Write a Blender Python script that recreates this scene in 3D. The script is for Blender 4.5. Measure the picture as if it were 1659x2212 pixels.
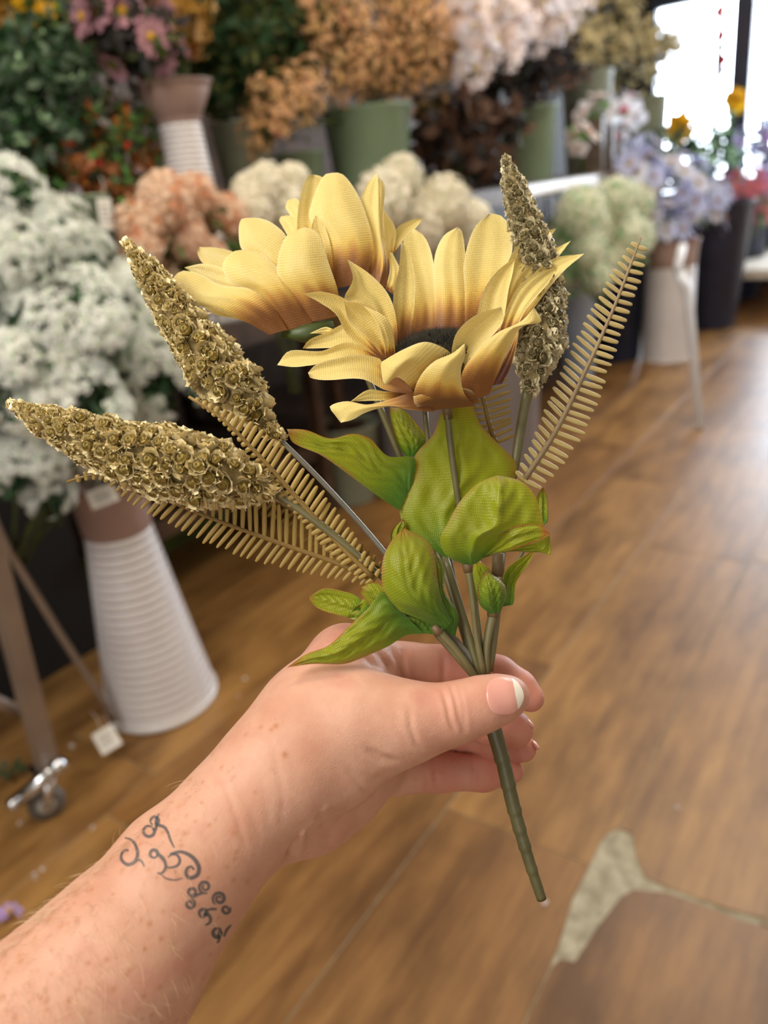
import bpy, bmesh, math, random
import numpy as np
from mathutils import Vector, Matrix, Quaternion
from mathutils.bvhtree import BVHTree
random.seed(7); np.random.seed(7)
S = bpy.context.scene
for o in list(bpy.data.objects): bpy.data.objects.remove(o, do_unlink=True)
COL = S.collection
PI = math.pi

# ------------------------------------------------------------------ camera
CAMH = 1.1
FPX, CX, CY = 1660.0, 829.5, 1106.0
_up = -Vector((440.5, -3894, -1660)).normalized()
_y = Vector((1250.5, 850, -1660)); _y = (_y - _up*_y.dot(_up)).normalized()
_x = _y.cross(_up)
ROT = Matrix((_x, _y, _up))                       # camera axes -> room axes (Y runs along the floor planks)
cam_d = bpy.data.cameras.new('camera'); cam = bpy.data.objects.new('camera', cam_d); COL.objects.link(cam)
cam.matrix_world = Matrix.Translation((0, 0, CAMH)) @ ROT.to_4x4()
cam_d.sensor_fit = 'VERTICAL'; cam_d.sensor_height = 34.6; cam_d.sensor_width = 25.95
cam_d.lens = 34.6*FPX/2212
cam_d.clip_start = 0.02
cam_d.dof.use_dof = True; cam_d.dof.focus_distance = 0.305; cam_d.dof.aperture_fstop = 6.3
S.camera = cam

# ------------------------------------------------------------------ world, lights, exposure
w = bpy.data.worlds.new('sky'); S.world = w; w.use_nodes = True
bg = w.node_tree.nodes['Background']; bg.inputs[0].default_value = (0.78, 0.88, 1.0, 1); bg.inputs[1].default_value = 24.0
S.view_settings.view_transform = 'Standard'; S.view_settings.look = 'None'
S.view_settings.exposure = 0.0; S.view_settings.gamma = 1.0; S.view_settings.use_curve_mapping = False

def area(name, loc, target, size, power, col, sizey=None):
    l = bpy.data.lights.new(name, 'AREA'); l.energy = power; l.color = col; l.size = size
    if sizey: l.shape = 'RECTANGLE'; l.size_y = sizey
    o = bpy.data.objects.new(name, l); COL.objects.link(o); o.location = loc
    o.rotation_euler = (Vector(target)-Vector(loc)).to_track_quat('-Z', 'Y').to_euler()
    return o
area('shopfront_daylight', (-0.75, -0.75, 2.35), (-0.35, 0.6, 0.95), 1.0, 37, (1.0, 0.95, 0.88))
area('front_fill', (0.9, -2.3, 1.35), (-0.4, 0.8, 0.9), 2.0, 17, (1.0, 0.97, 0.95), 1.5)  # frontal fill added to brighten the fingers; no window is built there
pl_ = area('end_window_portal', (-.42, 8.12, 1.4), (-.42, 2.0, 1.4), 4.05, 1, (1, 1, 1), 1.75); pl_.data.cycles.is_portal = True
area('added_aisle_lamp', (-0.3, 3.4, 2.95), (-0.9, 3.2, 0.5), 0.5, 44, (1.0, 0.90, 0.78), 1.4)  # unseen ceiling lamp, added because the room needs light
area('added_rack_lamp', (-0.5, 1.0, 2.95), (-1.5, 1.3, 1.0), 0.4, 27, (1.0, 0.83, 0.62), 1.2)  # unseen warm lamp, added to give the left racks their orange light

# ------------------------------------------------------------------ helpers
def ray(px, py):
    return ROT @ Vector(((px-CX)/FPX, -(py-CY)/FPX, -1.0))
def W(px, py, t):                                  # a point at real distance t along the view axis
    return ray(px, py)*t + Vector((0, 0, CAMH))
def onX(px, py, X):
    r = ray(px, py); return r*(X/r.x) + Vector((0, 0, CAMH))
def tX(px, py, X): return X/ray(px, py).x
def onfloor(px, py, z=0.0):
    r = ray(px, py); return r*((z-CAMH)/r.z) + Vector((0, 0, CAMH))
def lin(h):
    if isinstance(h, str):
        h = h.lstrip('#'); c = [int(h[i:i+2], 16)/255 for i in (0, 2, 4)]
    else: c = list(h)
    return [x/12.92 if x <= .04045 else ((x+.055)/1.055)**2.4 for x in c] + [1.0]

class NT:
    def __init__(s, name):
        s.m = bpy.data.materials.new(name); s.m.use_nodes = True; s.t = s.m.node_tree
        s.b = s.t.nodes['Principled BSDF']; s.out = s.t.nodes['Material Output']
    def n(s, typ, **kw):
        nd = s.t.nodes.new(typ)
        for k, v in kw.items():
            if k.startswith('i_'):
                key = k[2:]; key = int(key) if key.isdigit() else key.replace('_', ' ')
                nd.inputs[key].default_value = v
            else: setattr(nd, k, v)
        return nd
    def l(s, a, b): s.t.links.new(a, b)
    def ramp(s, fac, stops):
        r = s.n('ShaderNodeValToRGB'); e = r.color_ramp.elements
        while len(e) < len(stops): e.new(0.5)
        for i, (p, c) in enumerate(stops): e[i].position = p; e[i].color = lin(c)
        if fac is not None: s.l(fac, r.inputs[0])
        return r
    def mix(s, fac, a, b, typ='MIX'):
        m = s.n('ShaderNodeMix', data_type='RGBA', blend_type=typ)
        for sock, v in ((m.inputs[0], fac), (m.inputs[6], a), (m.inputs[7], b)):
            if hasattr(v, 'links'): s.l(v, sock)
            elif isinstance(v, (int, float)): sock.default_value = v
            else: sock.default_value = lin(v)
        return m.outputs[2]
    def bump(s, h, strength=.3, dist=.001):
        b = s.n('ShaderNodeBump'); b.inputs['Strength'].default_value = strength; b.inputs['Distance'].default_value = dist
        s.l(h, b.inputs['Height']); s.l(b.outputs[0], s.b.inputs['Normal']); return b
    def translucent(s, col, fac):
        tr = s.n('ShaderNodeBsdfTranslucent'); mx = s.n('ShaderNodeMixShader'); mx.inputs[0].default_value = fac
        s.l(col, tr.inputs[0]); s.l(s.b.outputs[0], mx.inputs[1]); s.l(tr.outputs[0], mx.inputs[2]); s.l(mx.outputs[0], s.out.inputs[0])

def mat(name, c1, c2=None, scale=30, rough=.6, metal=0, trans=0, bump=0, spec=.5, detail=3, objcoord=True):
    t = NT(name); t.b.inputs['Roughness'].default_value = rough; t.b.inputs['Metallic'].default_value = metal
    t.b.inputs['Specular IOR Level'].default_value = spec
    tc = t.n('ShaderNodeTexCoord')
    nz = t.n('ShaderNodeTexNoise', i_Scale=scale, i_Detail=detail); t.l(tc.outputs['Object'], nz.inputs['Vector'])
    c2 = c2 or c1
    r = t.ramp(nz.outputs[0], [(.35, c1), (.65, c2)])
    t.l(r.outputs[0], t.b.inputs['Base Color'])
    if bump: t.bump(nz.outputs[0], bump, .002)
    if trans: t.translucent(r.outputs[0], trans)
    return t.m

class MB:
    def __init__(s): s.v = []; s.f = []; s.mi = []; s.sm = []
    def add(s, vs, fs, mi=0, smooth=True):
        k = len(s.v); s.v += [tuple(v) for v in vs]; s.f += [tuple(i+k for i in f) for f in fs]
        s.mi += [mi]*len(fs); s.sm += [smooth]*len(fs)
    def box(s, lo, hi, mi=0):
        x0, y0, z0 = lo; x1, y1, z1 = hi
        s.add([(x0,y0,z0),(x1,y0,z0),(x1,y1,z0),(x0,y1,z0),(x0,y0,z1),(x1,y0,z1),(x1,y1,z1),(x0,y1,z1)],
              [(0,3,2,1),(4,5,6,7),(0,1,5,4),(1,2,6,5),(2,3,7,6),(3,0,4,7)], mi, False)
    def tube(s, pts, rad, n=8, mi=0, caps=True):
        pts = [Vector(p) for p in pts]; N = len(pts)
        rad = rad if hasattr(rad, '__len__') else [rad]*N
        vs = []; up = None
        for i, p in enumerate(pts):
            d = (pts[min(i+1, N-1)]-pts[max(i-1, 0)]).normalized()
            if up is None: up = d.orthogonal().normalized()
            a = (up-d*up.dot(d)).normalized(); b = d.cross(a); up = a
            for k in range(n):
                th = 2*PI*k/n; vs.append(p+(a*math.cos(th)+b*math.sin(th))*rad[i])
        fs = [(i*n+k, i*n+(k+1) % n, (i+1)*n+(k+1) % n, (i+1)*n+k) for i in range(N-1) for k in range(n)]
        if caps: fs += [tuple(range(n-1, -1, -1)), tuple((N-1)*n+k for k in range(n))]
        s.add(vs, fs, mi)
    def lathe(s, prof, n=40, mi=0, o=(0, 0, 0)):
        vs = []
        for r, z in prof:
            for k in range(n):
                th = 2*PI*k/n; vs.append((o[0]+r*math.cos(th), o[1]+r*math.sin(th), o[2]+z))
        m = len(prof)
        s.add(vs, [(i*n+k, i*n+(k+1) % n, (i+1)*n+(k+1) % n, (i+1)*n+k) for i in range(m-1) for k in range(n)], mi)
    def ball(s, c, r, mi=0, nu=10, nv=6, sc=(1, 1, 1)):
        vs = []; fs = []
        for j in range(nv+1):
            ph = PI*j/nv
            for i in range(nu):
                th = 2*PI*i/nu
                vs.append((c[0]+r*sc[0]*math.sin(ph)*math.cos(th), c[1]+r*sc[1]*math.sin(ph)*math.sin(th), c[2]+r*sc[2]*math.cos(ph)))
        for j in range(nv):
            for i in range(nu): fs.append((j*nu+i, (j+1)*nu+i, (j+1)*nu+(i+1) % nu, j*nu+(i+1) % nu))
        s.add(vs, fs, mi)
    def mesh(s, name, mats):
        me = bpy.data.meshes.new(name); me.from_pydata(s.v, [], s.f); me.update()
        for m in (mats if isinstance(mats, (list, tuple)) else [mats]): me.materials.append(m)
        me.polygons.foreach_set('material_index', s.mi); me.polygons.foreach_set('use_smooth', s.sm)
        return me
    def obj(s, name, mats, parent=None, origin=None):
        if origin is not None and parent is None:
            o0 = Vector(origin); s.v = [tuple(Vector(v)-o0) for v in s.v]
        o = bpy.data.objects.new(name, s.mesh(name, mats)); COL.objects.link(o)
        if origin is not None and parent is None: o.location = origin
        if parent: adopt(o, parent)
        return o
WM = {}
def wmat(o):                                        # world matrix without needing a depsgraph update
    m = o.matrix_basis.copy()
    if o.parent: m = wmat(o.parent) @ o.matrix_parent_inverse @ m
    return m
def adopt(o, parent): o.parent = parent; o.matrix_parent_inverse = wmat(parent).inverted()
def tag(o, label=None, cat=None, group=None, kind=None):
    if label: o['label'] = label
    if cat: o['category'] = cat
    if group: o['group'] = group
    if kind: o['kind'] = kind
    return o
def thing(name, loc, label, cat, group=None):
    o = bpy.data.objects.new(name, None); o.empty_display_size = .05; COL.objects.link(o); o.location = loc
    return tag(o, label, cat, group)
def inst(name, me, parent, M):
    o = bpy.data.objects.new(name, me); COL.objects.link(o); o.matrix_basis = M
    if parent: adopt(o, parent)
    return o
def dup(o, parent=None):
    c = o.copy(); COL.objects.link(c)
    if parent: c.parent = parent
    for ch in list(o.children): dup(ch, c)
    return c
def catmull(P, n):
    P = np.array(P, float); m = len(P)
    if m == 2: return P[0]+(P[1]-P[0])*np.linspace(0, 1, n)[:, None]
    d = np.r_[0, np.cumsum(np.maximum(np.linalg.norm(np.diff(P[:, :2], axis=0), axis=1), 1e-6))]; d /= d[-1]
    u = np.linspace(0, 1, n); out = np.zeros((n, P.shape[1]))
    T = np.zeros_like(P)
    for i in range(m):
        a, b = max(i-1, 0), min(i+1, m-1); T[i] = (P[b]-P[a])/(d[b]-d[a])
    k = np.clip(np.searchsorted(d, u, side='right')-1, 0, m-2)
    h = (d[k+1]-d[k]); s = ((u-d[k])/h)[:, None]; h = h[:, None]
    return ((2*s**3-3*s**2+1)*P[k] + (s**3-2*s**2+s)*h*T[k] + (-2*s**3+3*s**2)*P[k+1] + (s**3-s**2)*h*T[k+1])
def frame(z, roll=0.0, at=(0, 0, 0), sc=1.0):
    z = Vector(z).normalized(); q = z.to_track_quat('Z', 'Y')
    return Matrix.Translation(at) @ q.to_matrix().to_4x4() @ Matrix.Rotation(roll, 4, 'Z') @ Matrix.Scale(sc, 4)

# ------------------------------------------------------------------ materials
def plank_material(i):
    t = NT('wood_plank_%d' % i); tc = t.n('ShaderNodeTexCoord'); mp = t.n('ShaderNodeMapping')
    mp.inputs['Scale'].default_value = (1, .09, 1); mp.inputs['Location'].default_value = (i*3.1, i*1.7, 0)
    t.l(tc.outputs['Object'], mp.inputs[0])
    n1 = t.n('ShaderNodeTexNoise', i_Scale=38, i_Detail=6, i_Roughness=.65); t.l(mp.outputs[0], n1.inputs[0])
    mp2 = t.n('ShaderNodeMapping'); mp2.inputs['Scale'].default_value = (1, .35, 1); mp2.inputs['Location'].default_value = (i*1.3, i*2.7, 0)
    t.l(tc.outputs['Object'], mp2.inputs[0])
    n2 = t.n('ShaderNodeTexNoise', i_Scale=7, i_Detail=4, i_Roughness=.6); t.l(mp2.outputs[0], n2.inputs[0])
    base = [('#815a30', '#ab8149'), ('#7a5229', '#a27641'), ('#7c562e', '#a67d48'), ('#734d28', '#99703f')][i % 4]
    c = t.ramp(n1.outputs[0], [(.3, base[0]), (.72, base[1])])
    d = t.ramp(n2.outputs[0], [(.34, '#8a7a6a'), (.58, '#ffffff')])
    t.l(t.mix(.7, c.outputs[0], d.outputs[0], 'MULTIPLY'), t.b.inputs['Base Color'])
    rr = t.n('ShaderNodeMapRange', i_3=.34, i_4=.46); t.l(n2.outputs[0], rr.inputs[0]); t.l(rr.outputs[0], t.b.inputs['Roughness'])
    t.bump(n1.outputs[0], .12, .001)
    return t.m
PLANKS = [plank_material(i) for i in range(4)]
M_conc = mat('bare_concrete', '#8f8771', '#b3ab95', 40, .95, bump=.15)
M_wall = mat('dark_painted_wall', '#17130f', '#221b15', 3, .8)
M_wall_l = mat('cream_painted_wall', '#cfc4b2', '#d6ccbc', 3, .8)
M_ceil = mat('ceiling_board', '#cfcac0', '#d8d3ca', 3, .9)
M_frame = mat('dark_window_frame', '#2b303c', '#343a48', 5, .4)
M_board = mat('dark_stained_board', '#3c2a1e', '#5a4230', 14, .5)
M_board_l = mat('worn_grey_board', '#4f4338', '#6a5b4c', 14, .5)
M_black = mat('black_panel', '#060607', '#0b0a0b', 5, .6)
M_sage = mat('sage_enamel', '#7f9478', '#889c80', 5, .38)
M_sage2 = mat('dusty_sage_enamel', '#8d9684', '#969e8c', 5, .4)
M_white = mat('white_enamel', '#d9d4d4', '#e2dedd', 6, .3)
M_groove = mat('grey_groove_enamel', '#7f7788', '#888092', 6, .4)
M_taupe = mat('taupe_enamel', '#9a8078', '#a2887f', 6, .4)
M_grey = mat('grey_lilac_enamel', '#8f8d92', '#98969b', 6, .4)
M_blue = mat('pale_blue_enamel', '#a9bcd8', '#b4c6e0', 6, .35)
M_blackpail = mat('black_plastic_pail', '#1f2639', '#283048', 6, .4)
M_post = mat('beige_painted_steel', '#7a685a', '#857262', 12, .4)
M_chrome = mat('bright_steel', '#c9ccd2', '#dfe2e6', 20, .18, 1.0)
M_steelw = mat('white_coated_steel', '#dfe4ee', '#e8ecf4', 20, .25)
M_rubber = mat('grey_rubber', '#57524e', '#65605b', 20, .6)
M_wheel = mat('pale_wheel_hub', '#a8a49c', '#b7b3aa', 20, .5)
M_paper = mat('white_paper_tag', '#e9e6dc', '#efece4', 20, .8)
M_ink = mat('grey_print', '#8b8a84', '#8b8a84', 20, .8)
M_stemg = mat('green_stem', '#3d4a22', '#4b5a2a', 30, .5)
M_olive = mat('olive_felt', '#3a4212', '#485018', 12, .9)
def petalmat(name, a, b, tr=.3): return mat(name, a, b, 6, .7, trans=tr, spec=.3)
M_leafd = petalmat('dark_green_leaf', '#1e3a22', '#34552f', .2)
M_leafo = petalmat('olive_green_leaf', '#3a431d', '#5b6330', .2)
M_leafg = petalmat('grey_green_leaf', '#455a48', '#6c8068', .2)
M_leafm = petalmat('mid_green_leaf', '#4d7a38', '#74a052', .25)
M_leafb = petalmat('brown_leaf', '#463429', '#6d5040', .2)
M_leafk = petalmat('dusky_leaf', '#2e2c2c', '#45413e', .15)
M_lw = petalmat('white_lace_petal', '#f2f4e8', '#ffffff', .14)
M_lg = petalmat('pale_green_stalk', '#9cc690', '#c0dcb2', .3)
M_pk = petalmat('dusty_pink_petal', '#b98492', '#d6a5b0', .3)
M_yel = petalmat('yellow_eye', '#b98a1e', '#d8ab34', .1)
M_yfl = petalmat('bright_yellow_petal', '#d79b12', '#f0bd28', .2)
M_pe = petalmat('peach_petal', '#d6a06a', '#efc69c', .3)
M_pe2 = petalmat('tan_peach_petal', '#c69a5c', '#e6c088', .3)
M_cor = petalmat('coral_petal', '#d06a5a', '#e39080', .3)
M_hyp = petalmat('apricot_hydrangea_petal', '#ebc8a8', '#f7e0c8', .35)
M_hyr = petalmat('rust_petal', '#cf8e68', '#dca07c', .3)
M_cr = petalmat('cream_hydrangea_petal', '#f4ecd4', '#fbf6e6', .2)
M_gc = petalmat('greenish_white_petal', '#e2e2c4', '#f7f5e4', .35)
M_lav = petalmat('lavender_petal', '#b3b9e4', '#dcdef8', .35)
M_lavw = petalmat('white_daisy_petal', '#dcdcea', '#f2f0f4', .35)
M_pur = petalmat('purple_petal', '#b698de', '#d8c2f0', .35)
M_mag = petalmat('pink_orange_petal', '#d0629a', '#e88a78', .35)
M_red = petalmat('red_berry', '#a02018', '#c43020', .05)
M_org = petalmat('rust_orange_leaf', '#8f4a1c', '#c07a34', .25)
M_tan = petalmat('tan_blossom', '#b3a072', '#d6c595', .3)
M_ocr = petalmat('ochre_blossom', '#9d7428', '#c0913c', .3)
M_blush = petalmat('blush_white_petal', '#f6e4de', '#fff4ee', .5)

# ------------------------------------------------------------------ room shell
def structure(mb, name, m, parent=None):
    o = mb.obj(name, m, parent)
    if parent is None: o['kind'] = 'structure'
    return o
XW = -2.75; YE = 8.2; XR = 2.2; YB = -2.6; ZC = 3.2
b = MB(); b.box((XW-.1, YB-.1, -.10), (XR+.1, YE+.1, -.0022)); FLOOR = structure(b, 'floor', M_conc)
b = MB(); b.box((XW-.1, YB-.1, ZC), (XR+.1, YE+.1, ZC+.1)); structure(b, 'ceiling', M_ceil)
b = MB(); b.box((XW-.1, YB-.1, -.011), (XW, YE+.1, ZC)); structure(b, 'wall_left', M_wall)
b = MB(); b.box((XR, YB-.1, -.011), (XR+.1, YE+.1, ZC)); structure(b, 'wall_right', M_wall_l)
b = MB(); b.box((XW, YB-.1, -.011), (XR, YB, ZC)); structure(b, 'wall_back', M_wall_l)
# end wall with the shop window: sill wall, header, side pieces
b = MB()
b.box((XW, YE, -.011), (XR, YE+.1, .75)); b.box((XW, YE, 2.35), (XR, YE+.1, ZC))
b.box((XW, YE, .75), (-2.45, YE+.1, 2.35)); b.box((1.6, YE, .75), (XR, YE+.1, 2.35)); structure(b, 'wall_front', M_wall)
wn = MB(); wn.box((-2.45, YE-.03, .75), (1.6, YE+.06, .82)); wn.box((-2.45, YE-.03, 2.28), (1.6, YE+.06, 2.35))
WIN = structure(wn, 'window_1', M_frame)
for x0, wd in ((-2.45, .05), (-1.88, .05), (-1.74, .16), (-.6, .07), (.5, .07), (1.54, .06)):
    b = MB(); b.box((x0, YE-.04, .82), (x0+wd, YE+.05, 2.28)); b.obj('mullion', M_frame, WIN)
g = NT('window_glass'); g.b.inputs['Base Color'].default_value = (1, 1, 1, 1)
gl = g.n('ShaderNodeBsdfTransparent'); gs = g.n('ShaderNodeBsdfGlossy', i_Roughness=.02); mx = g.n('ShaderNodeMixShader'); mx.inputs[0].default_value = .06
g.l(gl.outputs[0], mx.inputs[1]); g.l(gs.outputs[0], mx.inputs[2]); g.l(mx.outputs[0], g.out.inputs[0])
for x0, x1 in ((-2.4, -1.88), (-1.83, -1.74), (-1.58, -.6), (-.53, .5), (.57, 1.54)):
    b = MB(); b.box((x0, YE+.01, .82), (x1, YE+.016, 2.28)); b.obj('pane', g.m, WIN)

# floor planks, each a piece of the floor; two corners are broken away over bare concrete
PW = .297; PL = 1.22; X0 = -.33
hole_px = [(1336,1788),(1366,1800),(1374,1845),(1391,1893),(1400,1906),(1368,1922),(1341,1938),(1284,2012),(1242,2078),(1210,2072),(1184,2096),(1210,2033),(1236,1943),(1273,1870),(1294,1822),(1316,1795)]
crack_px = [(1391,1893),(1440,1915),(1560,1958),(1659,1985),(1659,1997),(1600,1990),(1570,1975),(1500,1948),(1440,1928),(1368,1922)]
def flat_cutter(pts):
    mb = MB(); n = len(pts); f = [onfloor(*p) for p in pts]
    mb.add([(p.x, p.y, -.02) for p in f]+[(p.x, p.y, .02) for p in f],
           [tuple(range(n)), tuple(range(2*n-1, n-1, -1))]+[(i, i+n, (i+1) % n+n, (i+1) % n) for i in range(n)], 0, False)
    o = mb.obj('cutter', M_conc)
    bm = bmesh.new(); bm.from_mesh(o.data); bmesh.ops.recalc_face_normals(bm, faces=bm.faces); bm.to_mesh(o.data); bm.free()
    return o
cutters = [flat_cutter(hole_px), flat_cutter(crack_px)]
hx = [onfloor(*p) for p in hole_px+crack_px]
hx0, hx1, hy0, hy1 = min(p.x for p in hx), max(p.x for p in hx), min(p.y for p in hx), max(p.y for p in hx)
pi = 0
OFF = {0: 2.157, 1: .955, 2: 1.7, -1: 1.45, -2: .6, -3: 1.95}
for k in range(-9, 7):
    xa = X0+(k-1)*PW; xb = xa+PW
    if xb < XW+.02 or xa > 1.9: continue
    xa, xb = max(xa, XW), xb
    y = (OFF.get(k, (k*.47) % PL) % PL) - PL - (PL if k > -9 else 0)
    while y < YE:
        y0, y1 = max(y, -1.2), min(y+PL, YE)
        y += PL
        if y1-y0 < .05: continue
        gq = .0011
        mb = MB(); a, c = (xa+gq, y0+gq), (xb-gq, y1-gq); e = .0012
        mb.add([(a[0],a[1],-.0021),(c[0],a[1],-.0021),(c[0],c[1],-.0021),(a[0],c[1],-.0021),
                (a[0],a[1],-.0006),(c[0],a[1],-.0006),(c[0],c[1],-.0006),(a[0],c[1],-.0006),
                (a[0]+e,a[1]+e,0),(c[0]-e,a[1]+e,0),(c[0]-e,c[1]-e,0),(a[0]+e,c[1]-e,0)],
               [(3,2,1,0),(0,1,5,4),(1,2,6,5),(2,3,7,6),(3,0,4,7),(4,5,9,8),(5,6,10,9),(6,7,11,10),(7,4,8,11),(8,9,10,11)], 0, False)
        o = mb.obj('plank', PLANKS[pi % 4], FLOOR); pi += 1+(pi % 3 == 0)
        if not (c[0] < hx0 or a[0] > hx1 or c[1] < hy0 or a[1] > hy1):
            for cu in cutters:
                md = o.modifiers.new('b', 'BOOLEAN'); md.operation = 'DIFFERENCE'; md.object = cu; md.solver = 'EXACT'
            dg = bpy.context.evaluated_depsgraph_get(); me = bpy.data.meshes.new_from_object(o.evaluated_get(dg))
            o.modifiers.clear(); o.data = me
for cu in cutters: bpy.data.objects.remove(cu, do_unlink=True)

# ------------------------------------------------------------------ display racks along the left wall
def board(parent, name, lo, hi, m):
    b = MB(); b.box(lo, hi); return b.obj(name, m, parent)
def rack(y0, y1, shelves, label, backm):
    r = thing('display_rack', (-2.0, (y0+y1)/2, 0), label, 'shelf', 'flower display racks')
    for xa, xb, z, m, *yy in shelves:
        ya = yy[0] if yy else y0
        board(r, 'shelf', (xa, ya, z-.03), (xb, y1, z), m)
        board(r, 'shelf_lip', (xb, ya, z-.055), (xb+.018, y1, z+.004), m)
    for y in (y0, y1-.04):
        board(r, 'upright', (-2.5, y, .0), (-2.46, y+.04, 1.75), M_board); board(r, 'upright', (-1.75, y, .0), (-1.71, y+.04, .78), M_board)
    board(r, 'back_panel', (-2.56, y0, 0), (-2.52, y1, 2.0), backm)
    return r
rack(.05, 2.02, [(-2.5, -1.5, .80, M_board), (-2.5, -1.9, 1.13, M_board), (-2.45, -1.75, .28, M_board, 1.05)], 'dark stepped flower rack at left holding the striped jug and red berry bush', M_black)
rack(2.10, 4.6, [(-2.5, -1.37, 1.04, M_board_l), (-2.5, -1.75, .28, M_board)], 'long flower rack in the middle with a worn grey shelf edge', M_board)
rm_ = [o for o in bpy.data.objects if o.name.startswith('display_rack')][-1]
b = MB(); b.box((-1.352, 2.85, 1.0), (-1.347, 3.75, 1.038)); o = b.obj('label_rail', M_white, rm_); o['label'] = 'white label rail clipped along the shelf edge'
rack(4.75, 5.85, [(-2.5, -1.55, 1.0, M_board), (-2.5, -1.75, .28, M_board)], 'far end flower rack next to the shop window', M_board)
b = MB(); b.box((-2.4, .12, 0), (-1.78, 1.02, .66)); o = b.obj('black_cabinet', M_black, origin=(-2, .66, 0)); tag(o, 'black low cabinet in the shadow behind the tall striped vase', 'cabinet')
# ------------------------------------------------------------------ vessels
def bucket_parts(root, rt, rb, h, m, lip=True):
    b = MB(); b.lathe([(.001, 0), (rb*.97, 0), (rb, .006), (rt, h-.008), (rt+.006, h-.004), (rt+.006, h+.002), (rt-.001, h+.003), (rt-.004, h-.01), (rb-.003, .012), (.001, .012)])
    adopt_local(b.obj('body', m), root)
    if lip:
        b = MB(); b.tube([((rt+.004)*math.cos(a), (rt+.004)*math.sin(a), h) for a in np.linspace(0, 2*PI, 41)], .0045, 6, caps=False)
        adopt_local(b.obj('rim', m), root)
def adopt_local(o, root): o.parent = root
def bucket(px, py_bot, X, rt, rb, h, m, label, name='flower_bucket', group='green buckets on the racks', z=None):
    p = onX(px, py_bot, X); z = p.z if z is None else z
    r = thing(name, (X, p.y, z), label, 'bucket', group); bucket_parts(r, rt, rb, h, m); return r
def ribbed_vase(loc, label, H=.58, rb=.135, rn=.073, rt=.092, ribs=22, cf=.79, pw=.93):
    r = thing('ribbed_vase', loc, label, 'vase', 'white ribbed vases')
    zc = H*cf
    prof = [(.001, 0), (rb*.95, 0), (rb, .008)]; 
    b = MB()
    pr = [(rb*.93, 0), (rb, .006), (rb, .02)]
    for i in range(ribs):
        z0 = .02+(zc-.02)*i/ribs; z1 = .02+(zc-.02)*(i+1)/ribs
        f = lambda z: rb+(rn-rb)*((z/zc)**pw)
        for s_, d in ((.0, -.0020), (.10, -.0016), (.17, -.0003), (.5, .0003), (.83, -.0003), (.90, -.0016)):
            z = z0+(z1-z0)*s_; pr.append((f(z)+d, z))
    pr.append((rn, zc))
    b.lathe(pr, 56)
    for fi in range(len(b.f)):
        row = fi//56
        if row >= 3 and (row-3) % 6 in (0, 5): b.mi[fi] = 1
    b.lathe([(.001, .001), (rb*.93, 0)], 56)
    adopt_local(b.obj('body', [M_white, M_groove]), r)
    b = MB(); b.lathe([(rn, zc), (rn+.002, zc+.004), (rn+(rt-rn)*.3, zc+(H-zc)*.4), (rn+(rt-rn)*.65, zc+(H-zc)*.75), (rt, H-.004), (rt+.004, H), (rt-.004, H), (rt-.007, H-.02), (rn-.002, zc), (.001, zc-.02)], 56)
    adopt_local(b.obj('collar', M_taupe), r)
    return r
vp = onfloor(352, 1512)
V1 = ribbed_vase((vp.x, vp.y, 0), 'tall white striped vase with taupe collar standing on the floor at left', H=.585, rb=.135)
up = onX(372, 180, -1.62)
V2 = ribbed_vase((-1.62, up.y, .80), 'white striped vase with taupe collar on the left rack under pink daisies', H=up.z-.80, rb=.085, rn=.052, rt=.095, ribs=36, cf=.845, pw=.8)
fp = onfloor(1440, 775)
V3 = ribbed_vase((fp.x, fp.y, 0), 'far white ribbed vase with brown collar near the shiny stand leg', H=.66, rb=.14, rn=.135, rt=.15, ribs=30)

BK = []
BK.append(bucket(805, 385, -1.68, .150, .125, .30, M_sage, 'large sage green bucket holding the peach blossom bush', z=1.04))
BK.append(bucket(650, 360, -1.75, .075, .06, .36, M_sage, 'small sage bucket left of the large sage bucket', z=.86))
BK.append(bucket(540, 400, -1.85, .095, .065, .34, M_sage2, 'narrow dusty green bucket under the dark fern bush', z=.98))
BK.append(bucket(172, 585, -1.72, .10, .08, .345, M_sage, 'sage bucket with a white tag under the red berry bush', z=.80))
BK.append(bucket(1135, 350, -1.65, .145, .12, .31, M_sage, 'sage bucket under the dark drooping plant behind the right gold spike', z=1.04))
BK.append(bucket(1268, 290, -1.72, .135, .115, .50, M_sage2, 'tall grey green bucket under the tan blossoms', z=1.04))
BK.append(bucket(1385, 300, -1.72, .16, .14, .44, M_sage2, 'grey green bucket furthest right on the rack by the window', z=1.0))
def floorbucket(px, py, rt, rb, h, m, label):
    p = onfloor(px, py); r = thing('floor_bucket', (p.x, p.y, 0), label, 'bucket', 'buckets on the floor'); bucket_parts(r, rt, rb, h, m); return r
floorbucket(765, 1075, .12, .09, .30, M_sage2, 'pale sage floor bucket behind the left green leaf')
floorbucket(905, 1040, .16, .13, .62, M_grey, 'grey lilac floor bucket holding cream hydrangeas, directly behind the bouquet')
floorbucket(1085, 1000, .17, .14, .58, M_grey, 'grey lilac floor bucket behind the short fern frond')
floorbucket(1248, 820, .10, .085, .62, M_blue, 'pale blue floor bucket under the greenish white hydrangeas')
floorbucket(1335, 775, .15, .12, .50, M_blackpail, 'black pail between the pale blue bucket and the far ribbed vase')
floorbucket(1530, 705, .23, .16, .78, M_blackpail, 'black pail under the lavender daisies behind the shiny leg')
floorbucket(1590, 640, .2, .16, .55, M_blackpail, 'black pail under the purple flowers at the right edge')
floorbucket(1480, 660, .2, .16, .50, M_sage2, 'grey green floor bucket under the leafy plant before the window')
floorbucket(470, 1010, .14, .11, .70, M_blackpail, 'black pail holding apricot hydrangeas behind the left gold spike')

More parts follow.
